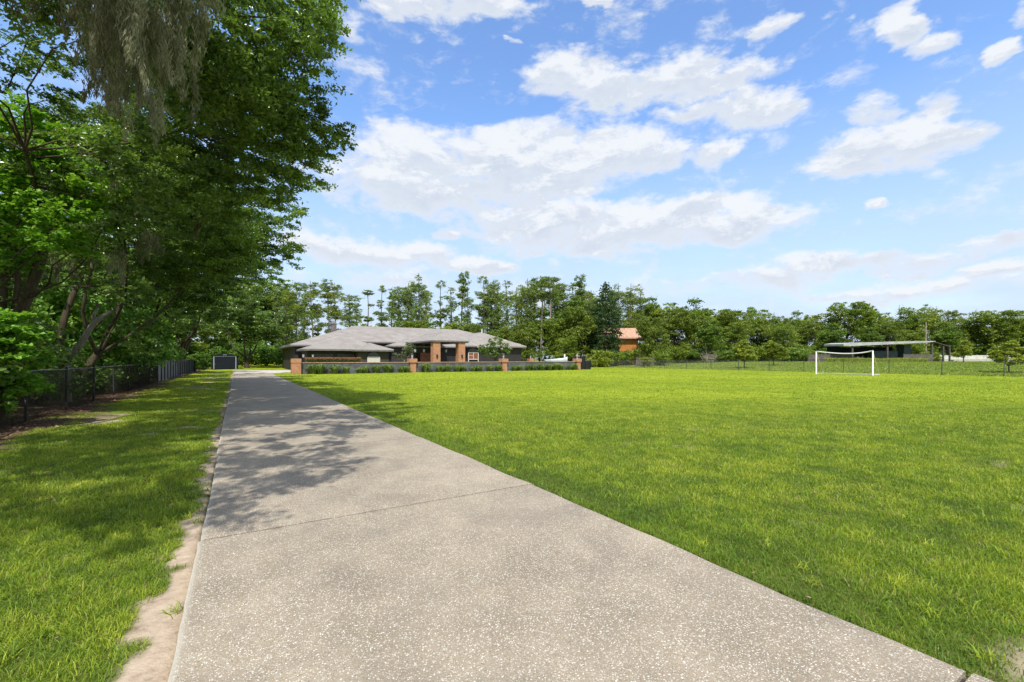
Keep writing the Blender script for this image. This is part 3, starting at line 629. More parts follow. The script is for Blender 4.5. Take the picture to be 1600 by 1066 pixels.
# leaning bare stems and the broken stub behind the fence
mb = MB(); r_ = np.random.default_rng(5)
x0, y0 = P(85, 19.5); x1, y1 = P(128, 20.3)
limb(mb, (x0, y0, -.2), (x1, y1, zat(430, 20)), .17, .10, r_, .04, 7, 8)
tag(mb.build('leaning_trunk', M['bark'], smooth=True), 'bare brown tree trunk leaning right behind the black fence', 'tree')
mb = MB(); x0, y0 = P(105, 17.5); x1, y1 = P(176, 17.5)
p_ = limb(mb, (x0, y0, zat(560, 17.5)), (x1, y1, zat(486, 17.5)), .13, .07, r_, .04, 6, 8); limb(mb, p_[4], (p_[4][0] + .15, p_[4][1] - .1, p_[4][2] + .75), .06, .045, r_, .06, 3, 7)
limb(mb, (x0, y0, -.2), p_[0], .16, .13, r_, .03, 4, 8)
tag(mb.build('broken_stump', M['gbark'], smooth=True), 'broken pale grey forked stub of a dead tree above the fence', 'dead tree')
# bright sweetgum at the left edge
def maple(seed, trunk, spots, n, size, label, name='sweetgum_tree'):
    rng = np.random.default_rng(seed); root = empty(name, (trunk[0], trunk[1], -.05)); mb = MB(); pf = []
    tip = limb(mb, (0, 0, -.3), (spots[0][0] - trunk[0], spots[0][1] - trunk[1], max(s[2] for s in spots) * .9), .14, .04, rng, .04, 7, 8)
    for x, y, z, r in spots:
        c = (x - trunk[0], y - trunk[1], z); pf.append((c, (r, r, r * .62))); k = int(np.clip(z / max(s[2] for s in spots) * 5, 1, 6)); limb(mb, tip[k], c, .04, .01, rng, .1, 4, 5)
    mb.build('trunk', M['bark'], root, True); crown(pf, n, size, rng, M['maple'], root, up=1.0, asp=1.35, sub=22, sh=.2)
    return tag(root, label, 'tree')
sp1 = []
for px, py, d, r in [(30,190,12.2,.9),(80,205,12.4,.8),(20,250,12,.9),(95,260,12.2,.8),(150,290,12.2,.6),(60,300,12,.9),(120,330,12.1,.8),(165,345,12.2,.45),(30,350,12,.9),(90,370,12,.7),(130,378,12.4,.5),(0,300,12.3,1.0),(-60,260,12.5,1.3),(-60,340,12.5,1.2),(10,400,12.4,.7)]:
    x, y = P(px, d); sp1.append((x, y, zat(py, d), r))
maple(31, P(-70, 13.4), sp1, 24000, .12, 'bright green sweetgum lit by the sun at the left edge of the view')
sp2 = []
for px, py, d, r in [(10,500,10.6,.5),(40,520,10.8,.45),(15,545,10.5,.5),(55,560,11.3,.35),(-30,520,10.5,.7),(25,590,10.9,.45),(5,620,10.9,.5),(45,600,11.4,.4)]:
    x, y = P(px, d); sp2.append((x, y, zat(py, d), r))
maple(32, P(-20, 11.4), sp2, 9000, .11, 'low bright green sapling growing over the black fence at the left edge', 'sapling')

# spanish moss -------------------------------------------------------------
def moss(seed, px, py, d, wpx, L, n, label, group='beards of moss hanging in the oaks'):
    rng = np.random.default_rng(seed); x, y = P(px, d); z = zat(py, d); root_loc = np.array([x, y, z]); wid = wpx / FPX * d
    nr = max(4, n // 20); Cs = []; Tn = []
    for i in range(nr):
        ax_ = rng.uniform(-1, 1) * wid * .62; ln = L * rng.uniform(.25, 1.0) * max(.35, 1 - .5 * abs(ax_) / (wid + .01)); m = int(ln * 200) + 15
        t = rng.random(m) ** .8; rad = (.075 * (1 - t) ** .7 + .012) * rng.uniform(.6, 1.3); ph = rng.uniform(0, 6.28)
        q = rng.normal(size=(m, 3)) * rad[:, None] * np.array([.85, 1, .6]); sx_ = .05 * np.sin(ph + t * 5) + (.12 * math.sin(ph)) * t
        xx = ax_ + q[:, 0] + sx_; yy = rng.normal() * .35 + q[:, 1]; zz = rng.normal() * .14 * L * .6 + q[:, 2] - ln * t
        Cs.append(np.stack([xx * RT[0] + yy * FW[0], xx * RT[1] + yy * FW[1], zz], -1)); Tn.append(np.clip(rng.uniform(.0, .8) + rng.normal(size=m) * .2, 0, 1))
    Cs = np.concatenate(Cs); V, Q = leaves(Cs, .13 * max(1, d / 10), rng, -.2, 9.0, 2.2)
    ob = npmesh('spanish_moss', V, Q, None, M['moss'], None, {'tint': np.repeat(np.concatenate(Tn), 4)}, loc=tuple(root_loc))
    tag(ob, label, 'moss', group); return ob
MS = [(165,-10,7.6,70,1.8,330,'long grey moss beard filling the left part of the top left corner'),
 (215,-5,7.4,80,2.2,470,'broadest and thickest grey moss beard, centre of the hanging mass at the top left'),
 (262,5,7.7,60,1.6,270,'moss beard tapering to a point right of the broadest one'),
 (318,-5,8.0,60,1.5,300,'thin moss beard hanging at the right end of the top left mass'),
 (180,120,8.2,50,1.1,260,'lower ragged moss wisp beneath the broadest beard'),
 (95,10,8.4,60,.9,180,'short moss wisp against the sky gap at the top left'),
 (168,275,12,10,1.0,60,'narrow moss tail hanging beside the bright green sweetgum'),
 (150,372,14,14,1.1,60,'thin moss tail under the lower edge of the bright green sweetgum'),
 (183,400,14,14,1.0,70,'moss tail hanging lowest over the forked dead stub'),
 (222,372,15,16,1.0,80,'moss tail hanging between the stub and the middle oak'),
 (238,368,15.2,12,1.1,70,'moss tail just right of its twin over the fence'),
 (20,365,13,24,1.3,110,'grey moss curtain low at the left edge under the sweetgum'),
 (75,400,15,22,1.2,90,'moss tail beside the leaning brown trunk'),
 (458,75,13,30,.9,90,'moss wisp at the right side of the crown near its top'),
 (300,130,10,16,.8,60,'short moss wisp in the middle of the nearest oak crown'),
 (310,330,16,12,1.0,60,'moss tail in the lower middle of the oak crown')]
for i, (px, py, d, w, L, n, lab) in enumerate(MS): moss(100 + i, px, py, d, w, L, n, lab)

# undergrowth along the left fence
ub = [bush(200 + i, 1.5 + .2 * i, 2.0 + .35 * i, m_, 4200, .15, 'undergrowth_shrub', 12) for i, m_ in enumerate(['under', 'under', 'oak'])]
bb_ = bush(210, 1.6, 2.2, 'brightunder', 3600, .20, 'sunlit_shrub', 11)
k_ = 0; rr_ = random.Random(3)
vv_ = 10.5
while vv_ < 66:
    x = -6.1 - rr_.uniform(0, 1.2); s = rr_.uniform(.8, 1.15)
    inst(ub[k_ % 3], x, vv_, s=s, rz=rr_.uniform(0, 6), label=f'dark leafy shrub against the left fence, {ORD[k_]} along it counting from the camera', cat='shrub', group='shrubs behind the left fence'); k_ += 1
    vv_ += 1.7 + vv_ * .05
kk = 0
for (px, d, s_) in [(20, 19, 1.5), (70, 21, 1.7), (110, 23, 1.5), (150, 24, 1.6), (190, 26, 1.7), (215, 30, 1.7), (60, 27, 2.1), (130, 31, 2.2), (185, 36, 2.2), (240, 42, 1.7), (-30, 18, 1.7), (10, 25, 2.2)]:
    x, y = P(px, d); inst(ub[kk % 2], x, y, s=s_, rz=kk * 1.7, sz=s_ * 1.25, label=f'tall leafy thicket between the oak trunks, {ORD[kk]} in that belt', cat='thicket', group='thickets between the oak trunks'); kk += 1
kk = 0
for (x, y, s) in [(-8.6, 13, 1.5), (-9.3, 17, 1.7), (-9.5, 22, 1.8), (-9.8, 27, 1.8), (-10, 33, 1.9), (-10.5, 40, 2), (-11, 47, 2), (-11, 55, 2.2)]:
    inst(ub[(kk + 1) % 3], x, y, s=s, rz=kk * 1.3, label=f'tall dark thicket deeper in the left wood, {ORD[kk]} from the camera', cat='thicket', group='thickets in the left wood'); kk += 1
kk = 0
for (px, d, s) in [(258, 50, .8), (301, 58, 1.0), (318, 70, 1.0), (330, 84, 1.4), (388, 84, 1.5), (400, 92, 1.9), (415, 86, 1.5), (432, 92, 1.9), (447, 84, 1.4), (466, 96, 1.9), (372, 92, 2.0), (345, 95, 2.0), (286, 80, 1.8), (484, 104, 1.8), (455, 108, 2.2)]:
    x, y = P(px, d); inst(bb_, x, y, s=s * 1.15, rz=kk, label=f'sunlit yellow-green shrub beyond the driveway end, {ORD[kk]} in the clump around the shed', cat='shrub', group='sunlit shrubs around the shed'); kk += 1
# leaf litter
n = 5200; v = rg.uniform(5, 40, n) ** 1.0; u = -4.65 + rg.normal(size=n) * .42; k2 = rg.random(n) < .12; u[k2] += rg.uniform(0, 3.2, k2.sum())
V, Q = leaves(np.stack([u, v, hz(u, v) + .015], -1), .075, rg, 4.0, 1.7); lt = npmesh('leaf_litter', V, Q, None, M['litter'], None, {'tint': np.repeat(rg.random(n), 4)}); tag(lt, 'brown fallen leaves along the foot of the left fence', kind='stuff')

n = 900; v = 1.5 + rg.uniform(0, 1, n) ** 1.6 * 34; u = rg.uniform(-4.2, 3.3, n); on = (u > DL) & (u < DR)
k_ = ~on | (rg.random(n) < .0); u, v = u[k_], v[k_]; on = (u > DL) & (u < DR)
V, Q = leaves(np.stack([u, v, np.where(on, .008, hz(u, v) + .03)], -1), .038, rg, 5.0, 1.9); lt = npmesh('leaf_litter', V, Q, None, M['litter'], None, {'tint': np.repeat(rg.random(len(u)), 4)}); tag(lt, 'scattered dry leaves on the driveway and the left verge', kind='stuff')

# ================================================================== fences
def chain(name, pts, H, post_every, label, post_r=.035, pitch=.06, wire=.0035, rail='rail', slats=None, thick=None, postm='black', cat='fence', group=None):
    a, b = np.array(pts[0], float), np.array(pts[1], float); L = np.linalg.norm(b - a); d = (b - a) / L; z0 = float(hz(*a)); root = empty(name, (a[0], a[1], z0), math.atan2(d[1], d[0]))
    nm = int(round(L / post_every))
    for i in range(nm + 1):
        x = L * i / nm; mb = MB(); rr = post_r * (1.7 if thick and i in thick else 1); hh = H + (.12 if thick and i in thick else .03); gz = float(hz(*(a + d * x))) - z0
        mb.tube([(x, 0, gz - .3), (x, 0, gz + hh)], rr, 8); mb.tube([(x, 0, gz + hh), (x, 0, gz + hh + .03)], [rr * 1.2, rr * .5], 8); mb.build('post', M[postm], root, True)
    mb = MB(); st = np.linspace(0, L, max(2, int(L / 1.5)))
    mb.tube([(x, 0, H + float(hz(*(a + d * x))) - z0 + .012 * math.sin(x * 1.9)) for x in st], .021, 6); mb.build('top_rail', M[rail], root, True)
    V = []; Q = []; o = 0; w = wire
    for sgn in (1, -1):
        xs = np.arange(-H, L, pitch) if sgn > 0 else np.arange(0, L + H, pitch)
        for x in xs:
            xa, xb = x, x + sgn * H; za, zb = .03, H
            for (lo, hi) in ((0, L),):
                if sgn > 0:
                    if xa < lo: za += (lo - xa); xa = lo
                    if xb > hi: zb -= (xb - hi); xb = hi
                else:
                    if xa > hi: za += (xa - hi); xa = hi
                    if xb < lo: zb -= (lo - xb); xb = lo
            if zb - za < .03: continue
            y = .006 * sgn - .03; V += [(xa - w, y, za), (xa + w, y, za), (xb + w, y, zb), (xb - w, y, zb), (xa, y + w, za), (xb, y + w, zb)]
            Q += [(o, o+1, o+2, o+3), (o+1, o+4, o+5, o+2), (o+4, o, o+3, o+5)]; o += 6
    if slats is None or slats[1]: npmesh('wire_mesh', V, Q, None, M['black'], root)
    if slats:
        mb = MB(); x = slats[2]
        while x < slats[3]: mb.box(x, x + .055, .040, .047, .04, H - .05); x += .062
        mb.build('privacy_slats', M[slats[0]], root)
    return tag(root, label, cat, group)
chain('chain_link_fence', [(-4.75, 10.2), (-4.75, 40.3)], 1.33, 3.35, 'black chain link fence along the left edge of the lawn up to the thick post', thick=(9,))
chain('slatted_fence', [(-4.75, 40.5), (-4.75, 53.5)], 1.5, 1.9, 'chain link fence stretch filled with pale grey privacy slats', slats=('slat', False, 0, 13))
chain('slatted_fence', [(-4.75, 53.6), (-4.55, 72)], 1.55, 1.9, 'far fence stretch filled with charcoal slats, ending by the small shed', slats=('slatd', False, 0, 18.4))
fx0, fy0 = 60.0, -2.0; 
f0 = np.array([44.88, 41.5]); du = 4.2786
c0 = RT * 44.88 + FW * 41.5
chain('boundary_fence', [(c0[0], c0[1] - du * 3), (c0[0], c0[1] + du * 14)], 1.5, du, 'long black chain link fence crossing behind the soccer goal', pitch=.09, wire=.005, rail='black')

# ================================================================== soccer goal
gx_, gy0, gy1 = 51.4, 19.1, 24.0; Hg = 2.35
groot = empty('soccer_goal', (gx_, gy0, 0)); W_ = gy1 - gy0; D_ = 1.45
def gp(name, pts, r=.055, n=10): mb = MB(); mb.tube(pts, r, n); return mb.build(name, M['white'], groot, True)
gp('post', [(0, 0, 0), (0, 0, Hg)]); gp('post', [(0, W_, 0), (0, W_, Hg)])
gp('crossbar', [(0, W_ * t, Hg + .0 - .26 * math.sin(math.pi * (t ** .8))) for t in np.linspace(0, 1, 13)])
for yy in (0, W_):
    gp('side_brace', [(.02, yy, Hg - .12), (D_, yy, .05)], .035); gp('ground_bar', [(0, yy, .045), (D_, yy, .045)], .045)
gp('back_bar', [(D_, 0, .045), (D_, W_, .045)], .045)
tag(groot, 'white metal soccer goal frame with a sagging crossbar and no net on the lawn', 'goal')

# ================================================================== brick wall, piers
WY = 52.2; WX0 = 5.3; SP = 12.5
for i in range(3):
    x0 = WX0 + SP * i + .45; x1 = WX0 + SP * (i + 1) - .45; rt = empty('garden_wall', (x0, WY, 0))
    MB().box(0, x1 - x0, -.12, .12, -.2, 1.12).build('wall', M['gwall'], rt); MB().box(0, x1 - x0, -.17, .17, 1.123, 1.2).build('coping', M['cap'], rt)
    tag(rt, ['low dark grey garden wall section nearest the driveway, in front of the garage', 'low dark grey garden wall section in front of the brick portico', 'low dark grey garden wall section farthest right, ending at the last pier'][i], 'wall', 'garden wall sections')
def pier(x, y, lab, wide=False):
    rt = empty('brick_pier', (x, y, 0)); w = .45 if wide else .36; c = .47
    MB().box(-w, w, -w, w, -.2, 1.08).build('shaft', M['brick'], rt)
    m = MB().box(-c + .03, c - .03, -c + .03, c - .03, 1.08, 1.16).box(-c, c, -c, c, 1.161, 1.56); m.build('cap', M['brick'], rt)
    MB().box(-c + .02, c - .02, -c + .02, c - .02, 1.561, 1.6).build('top_slab', M['cap'], rt)
    return tag(rt, lab, 'pier', 'brick piers of the garden wall')
pier(WX0, WY, 'leftmost brick pier with full width shaft beside the driveway', True)
pier(WX0 + SP, WY, 'brick pier topped by a dark lantern in front of the olive tree')
pier(WX0 + 2 * SP, WY, 'brick pier under the white flowering tree')
pier(WX0 + 3 * SP, WY, 'rightmost brick pier carrying a grey stone ornament')
pier(*P(829, 78), 'brick pier standing behind the wall right of the house')
def finial(x, y, kind, lab, z=1.6):
    rt = empty('pier_lantern' if kind == 'lantern' else 'stone_ornament', (x, y, z))
    if kind == 'lantern':
        MB().tube([(0,0,0),(0,0,.05),(0,0,.14)], [.12,.12,.05], 10).build('base', M['stone'], rt)
        MB().tube([(0,0,.14),(0,0,.45)], [.10,.15], 6).build('lamp_glass', M['lamp'], rt); MB().tube([(0,0,.45),(0,0,.5),(0,0,.66),(0,0,.74)], [.19,.18,.04,.02], 6).build('lamp_cap', M['black'], rt)
    else:
        MB().tube([(0,0,0),(0,0,.08),(0,0,.12),(0,0,.25),(0,0,.42),(0,0,.52),(0,0,.62)], [.16,.16,.08,.2,.24,.14,.03], 12).build('urn', M['stone'], rt, True)
        MB().tube([(.0,0,.55),(.12,.02,.75),(.32,.0,.86)], [.05,.04,.02], 6).build('spout', M['stone'], rt, True)
    return tag(rt, lab, 'lantern' if kind == 'lantern' else 'ornament')
finial(WX0 + SP, WY, 'lantern', 'small dark capped lantern on the pier in front of the olive tree')
finial(WX0 + 2 * SP, WY, 'lantern', 'small lantern on the pier under the white flowering tree')
finial(WX0 + 3 * SP, WY, 'orn', 'grey stone ornament on top of the rightmost pier')
finial(*P(829, 78), 'lantern', 'pale lantern on the pier standing behind the wall')
def tuft(seed, n=340, h=.62):
    rng = np.random.default_rng(seed); a = rng.uniform(0, 6.28, n); ln = rng.uniform(.15, 1.0, n); hh = rng.uniform(.6, 1.1, n) * h; V = np.empty((n, 5, 3)); w = .014
    ox, oy = rng.normal(size=n) * .06, rng.normal(size=n) * .06; lx, ly = np.cos(a), np.sin(a)
    V[:, 0] = np.stack([ox - ly * w, oy + lx * w, 0 * ox - .02], -1); V[:, 1] = np.stack([ox + ly * w, oy - lx * w, 0 * ox - .02], -1)
    m = .5 * ln * hh; V[:, 2] = np.stack([ox + lx * m + ly * w, oy + ly * m - lx * w, hh * .8], -1); V[:, 3] = np.stack([ox + lx * m - ly * w, oy + ly * m + lx * w, hh * .8], -1)
    V[:, 4] = np.stack([ox + lx * hh * ln * 1.1, oy + ly * hh * ln * 1.1, hh * (1.05 - ln * .55)], -1)
    b = np.arange(n)[:, None] * 5; return npmesh('ornamental_grass', V.reshape(-1, 3), b + np.array([0,1,2,3]), b + np.array([3,2,4]), M['tuft'], None, {'tint': np.repeat(rng.random(n), 5)})
tp = [tuft(i) for i in range(3)]; k = 0
for i in range(31):
    x = WX0 + 1.3 + i * 1.18 + rr_.uniform(-.3, .3)
    if abs((x - WX0 + 6.25) % SP - 6.25) < .55: continue
    s = rr_.uniform(1.15, 1.9); o = tp[k % 3] if k < 3 else tp[k % 3].copy()
    if k >= 3: COL.objects.link(o)
    place(o, x, WY - .65 + rr_.uniform(-.15, .1), -.02, s, k * .9, s * rr_.uniform(.85, 1.1), f'arching green grass clump at the foot of the garden wall, {ORD[k]} from the left', 'grass clump', 'grass clumps along the garden wall'); k += 1

# ================================================================== house
H = empty('house', (24, 66, 0)); HO = np.array([24, 66, 0])
def hp(mb, name, mat, parent=None, smooth=False):
    mb.v = [(x - 24, y - 66, z) for x, y, z in mb.v]; return mb.build(name, M[mat], parent or H, smooth)
def hip(x0, x1, y0, y1, ze, pitch, name='roof', th=.2):
    w, d = x1 - x0, y1 - y0; hf = min(w, d) / 2; zr = ze + hf * pitch; mb = MB()
    rg_ = [(x0 + hf, y0 + hf, zr), (x1 - hf, y1 - hf, zr)] if w >= d else [(x0 + hf, y0 + hf, zr), (x0 + hf, y1 - hf, zr)]
    c = [(x0, y0, ze), (x1, y0, ze), (x1, y1, ze), (x0, y1, ze)]; lo = [(x, y, z - th) for x, y, z in c]
    mb.v = c + rg_
    if w >= d: mb.q = [(0, 1, 5, 4), (2, 3, 4, 5)]; mb.t = [(3, 0, 4), (1, 2, 5)]
    else: mb.q = [(1, 2, 5, 4), (3, 0, 4, 5)]; mb.t = [(0, 1, 4), (2, 3, 5)]
    r = hp(mb, name, 'roof'); f = MB(); f.v = [(x, y, z - .004) for x, y, z in c] + lo; f.q = [(0, 4, 5, 1), (1, 5, 6, 2), (2, 6, 7, 3), (3, 7, 4, 0), (4, 7, 6, 5)]
    hp(f, 'fascia', 'fascia', r); rc = MB(); a_, b_ = rg_
    ends = [(c[0], a_), (c[3], a_), (c[1], b_), (c[2], b_)] if w >= d else [(c[0], a_), (c[1], a_), (c[2], b_), (c[3], b_)]
    for p_, q_ in ends: rc.tube([p_, q_], .065, 5)
    if a_ != b_: rc.tube([a_, b_], .065, 5)
    hp(rc, 'ridge_cap', 'ridge', r); return r
PT = .33
r_main = hip(7.99, 43.0, 68, 84.6, 4.1, PT); hip(6.0, 16.5, 66, 86, 3.44, PT + .003); hip(19.0, 30.8, 66, 83, 3.50, PT - .003)
hip(30.4, 41.6, 64, 84, 3.6, .44); hip(6.8, 17.5, 59.9, 71, 2.78, .34); hip(12.55, 17.45, 58.4, 66, 2.72, .36); r_port = hip(22.2, 27.6, 57, 70, 4.05, .46)
hp(MB().box(6.8, 42.2, 68.6, 83.5, 0, 3.9).box(6.6, 16, 66.6, 85.2, 0, 3.2).box(19.6, 30.3, 66.7, 82, 0, 3.28), 'main_wall', 'wall')
hp(MB().box(7.4, 17, 60.6, 69, 0, 2.56), 'garage_wall', 'wall'); hp(MB().box(13.1, 16.95, 58.95, 65, 0, 2.5), 'gable_wall', 'wall2')
hp(MB().box(31, 41, 64.6, 83, 0, 3.38), 'wing_wall', 'wall')
for x in (22.4, 26.05): hp(MB().box(x, x + 1.0, 57.15, 58.15, 0, 3.85), 'column', 'brick')
hp(MB().box(22.3, 27.5, 57.1, 66, 3.78, 3.84), 'portico_ceiling', 'wall')
dr_ = hp(MB().box(24, 25.9, 66.6, 66.68, 0, 2.5), 'front_door', 'redwood'); hp(MB().box(23.3, 23.9, 66.6, 66.66, .1, 2.4).box(26, 26.6, 66.6, 66.66, .1, 2.4), 'side_light', 'glass')
for x in (22.15, 27.0, 23.5):
    l = hp(MB().tube([(x + .3, 64.5, 2.55), (x + .3, 64.5, 2.95)], [.13, .18], 6).tube([(x + .3, 64.5, 2.95), (x + .3, 64.5, 3.75)], .012, 5), 'hanging_lantern', 'lamp')
for x in (22.9, 26.55): hp(MB().box(x - .09, x + .09, 57.02, 57.147, 1.72, 2.15), 'sconce', 'black')
def arch_win(xc, y, w, z0, zs, shutter, frame, sh_z0=None, sh_z1=None):
    r = w / 2; mb = MB(); n = 14; b = [(xc - r, y - .02, z0), (xc + r, y - .02, z0)] + [(xc + r * math.cos(math.pi * k / n), y - .02, zs + r * .85 * math.sin(math.pi * k / n)) for k in range(n + 1)]
    c = len(b); b.append((xc, y - .02, zs)); mb.v = b; mb.q = [(0, 1, 2, c)]; mb.t = [(c, 2 + k, 3 + k) for k in range(n)] + [(0, c, 2 + n)]
    g = hp(mb, 'window', 'glass')
    hp(MB().tube([(xc + (r + .05) * math.cos(math.pi * k / n), y - .04, zs + (r + .05) * .87 * math.sin(math.pi * k / n)) for k in range(n + 1)], .05, 6), 'arch_trim', frame, g)
    hp(MB().box(xc - r, xc + r, y - .10, y - .05, sh_z0, sh_z1 - .06), 'shutter', shutter, g)
    f = MB().box(xc - r - .03, xc + r + .03, y - .13, y - .04, sh_z1 - .06, sh_z1 + .04).box(xc - r - .05, xc - r + .05, y - .135, y - .045, z0, sh_z1 - .062).box(xc + r - .05, xc + r + .05, y - .135, y - .045, z0, sh_z1 - .062)
    if shutter == 'redwood': f.box(xc - .04, xc + .04, y - .135, y - .102, sh_z0, sh_z1 - .062).box(xc - r + .052, xc + r - .052, y - .137, y - .055, sh_z0 - .1, sh_z0 - .002).box(xc - r + .052, xc - .05, y - .13, y - .102, (sh_z0 + sh_z1) / 2 - .03, (sh_z0 + sh_z1) / 2 + .03)
    hp(f, 'frame', 'white' if shutter == 'white' else 'offwhite', g)
arch_win(15.0, 58.95, 1.5, .6, 1.78, 'offwhite', 'wall2', .6, 1.80); arch_win(31.95, 64.6, 1.7, 1.0, 2.5, 'redwood', 'wall2', 1.55, 2.55)
hp(MB().box(8.2, 10.4, 60.55, 60.598, .05, 2.2).box(10.9, 13.0, 60.55, 60.598, .05, 2.2), 'garage_door', 'slatd')
for x in (6.95, 8.0): hp(MB().tube([(x, 60.3, 1.75), (x, 60.3, 2.1)], [.1, .14], 6), 'wall_lantern', 'lamp')
cx_, cy_ = 13.6, 79
chm = hp(MB().box(cx_ - .42, cx_ + .42, cy_ - .4, cy_ + .4, 3, 7.3), 'chimney', 'chimney'); hp(MB().box(cx_ - .5, cx_ + .5, cy_ - .48, cy_ + .48, 7.303, 7.42).box(cx_ - .3, cx_ + .3, cy_ - .25, cy_ + .25, 7.423, 7.75), 'chimney_cap', 'stone', chm)
for (x, y) in ((36, 69.4), (30, 76)): hp(MB().tube([(x, y, 5.8), (x, y, 6.7)], .08, 8), 'vent_pipe', 'white')
tag(H, 'single storey charcoal house with pale grey hip roofs and a brick portico', 'house')
# hedge in front of the garage
rng = np.random.default_rng(77); n = 9000; xs = rng.uniform(6.5, 12.4, n); hr = empty('clipped_hedge', (10.5, 54.6, 0))
C = np.stack([xs - 10.5, rng.uniform(-.6, .6, n), rng.uniform(.15, 1.55, n)], -1); V, Q = leaves(C, .13, rng, .5); npmesh('foliage', V, Q, None, M['hedge'], hr, {'tint': np.repeat(rng.random(n), 4)})
n = 3500; C = np.stack([rng.uniform(-4.0, 1.9, n), rng.uniform(-.62, .62, n), rng.uniform(1.5, 1.74, n)], -1); V, Q = leaves(C, .11, rng, .5); npmesh('new_growth', V, Q, None, M['redhedge'], hr, {'tint': np.repeat(rng.random(n), 4)})
tag(hr, 'long clipped hedge with reddish new growth on top in front of the garage', 'hedge')
# small trees by the house
def small_tree(name, x, y, z0, spots, mat, n, size, label, flowers=0, bk='bark', z=None, tr=.07, cat='tree'):
    rng = np.random.default_rng(int(abs(x) * 100)); zb = float(hz(x, y)) if z is None else z; rt = empty(name, (x, y, zb)); mb = MB(); pf = []
    for (dx_, dy_, dz_, r) in spots: pf.append(((dx_, dy_, dz_), (r, r, r * .8))); limb(mb, (rng.normal() * .05, rng.normal() * .05, z0), (dx_, dy_, dz_), tr * .5, .012, rng, .08, 4, 5)
    limb(mb, (0, 0, -.1), (0, 0, z0 + .1), tr, tr * .7, rng, .03, 4, 7)
    mb.build('trunk', M[bk], rt, True); crown(pf, n, size, rng, M[mat], rt, sub=12, sh=.26)
    if flowers:
        C = []; 
        for c, r in pf:
            for _ in range(flowers):
                d = rng.normal(size=3); d /= np.linalg.norm(d); d[2] = abs(d[2]); cc = np.array(c) + d * r[0] * 1.0; C.append(cc + rng.normal(size=(14, 3)) * .09)
        C = np.concatenate(C); V, Q = leaves(C, .13, rng, .5, 1.2); npmesh('blossoms', V, Q, None, M['flower'], rt, {'tint': np.repeat(rng.random(len(C)), 4)})
    return tag(rt, label, cat)
rx = lambda a, b: (a * RT[0], a * RT[1], b)
x, y = P(632, 57.5)
small_tree('olive_tree', x, y, 1.3, [rx(-.9, 2.1) + (.5,), rx(-.35, 1.9) + (.45,), rx(.2, 2.6) + (.55,), rx(.7, 3.0) + (.6,), rx(.45, 3.4) + (.4,), rx(.1, 2.0) + (.4,), rx(.9, 2.5) + (.35,)], 'olive', 2600, .13, 'small silvery olive tree between the garage and the portico', bk='gbark')
x, y = P(774, 66)
small_tree('flowering_tree', x, y, 1.4, [rx(-1.9, 3.2) + (.7,), rx(-1.1, 2.6) + (.8,), rx(-.3, 3.3) + (.95,), rx(.3, 4.2) + (.7,), rx(.9, 3.9) + (.7,), rx(1.5, 3.3) + (.8,), rx(.5, 2.6) + (.8,), rx(-.7, 4.0) + (.6,), rx(2.0, 2.8) + (.6,), rx(-.2, 2.0) + (.6,)], 'broad3', 5200, .16, 'rounded tree with white blossoms in front of the right wing', flowers=2)
# citrus trees in the field
cz = [(1163, 71, 1.0, 'young citrus tree left of the two by the boundary fence, left of the goal'), (1209, 76, 1.0, 'yellow-green citrus tree midway between its neighbour and the goal'), (1505, 76, .95, 'young citrus tree in front of the white fence, right of the carport'), (1576, 47.5, 1.0, 'nearest citrus tree at the right edge of the view')]
sp3 = [(-.9, .2, 1.4, .7), (.2, -.4, 1.5, .8), (1.0, .1, 1.9, .75), (-.3, .3, 2.3, .8), (.4, .2, 2.7, .6), (-1.0, -.2, 1.8, .5), (.9, -.3, 1.2, .55)]
c0t = small_tree('citrus_tree', 0, 0, .7, sp3, 'citrus', 5600, .19, None, z=0)
for i, (px, d, s, lab) in enumerate(cz):
    x, y = P(px, d); o = c0t if i == 0 else copy_tree(c0t); place(o, x, y, None, s * [1.4, 1.3, 1.2, 1.05][i], i * 1.7, None, lab, 'citrus tree', 'citrus trees beyond the boundary fence')
# pieces behind the wall on the right
x, y = P(872, 82); bt = empty('boat', (x, y, 0), -YAW)
mb = MB(); secs = [(-2.6, .05, 1.35, 1.40), (-1.6, .55, 1.0, 1.5), (0, .85, .75, 1.62), (1.3, .9, .7, 1.75), (1.6, .9, .7, 1.95)]
for i, (xx, w, zb, zt) in enumerate(secs): mb.v += [(xx, -w, zt), (xx, -w * .7, zb), (xx, w * .7, zb), (xx, w, zt)]
for i in range(4):
    b = i * 4
    for k in range(3): mb.q.append((b + k, b + k + 1, b + k + 5, b + k + 4))
    mb.q.append((b + 3, b, b + 4, b + 7))
mb.q.append((16, 17, 18, 19)); mb.build('hull', M['boat'], bt, True)
MB().box(1.05, 1.25, -.5, .5, 1.75, 2.4).build('console', M['white'], bt); MB().tube([(-1.9, -.3, 1.5), (-1.9, -.3, 2.15), (-.6, -.5, 2.1), (-.6, -.5, 1.6)], .025, 6).build('bow_rail', M['rail'], bt)
MB().box(-2, 2.2, -.7, .7, .45, .6).build('trailer_frame', M['bluehull'], bt)
for s_ in (-.85, .85): MB().tube([(.8, s_ - .1, .32), (.8, s_ + .1, .32)], .32, 14).build('trailer_wheel', M['black'], bt)
tag(bt, 'pale low boat with bow rail on a trailer behind the garden wall', 'boat')
x, y = WX0 + 3 * SP + .55, WY; gt = empty('black_gate', (x, y, 0)); MB().box(0, .95, -.05, .05, .03, 1.95).build('tall_panel', M['black'], gt); MB().box(.97, 1.95, -.04, .06, .03, 1.25).build('low_panel', M['black'], gt)
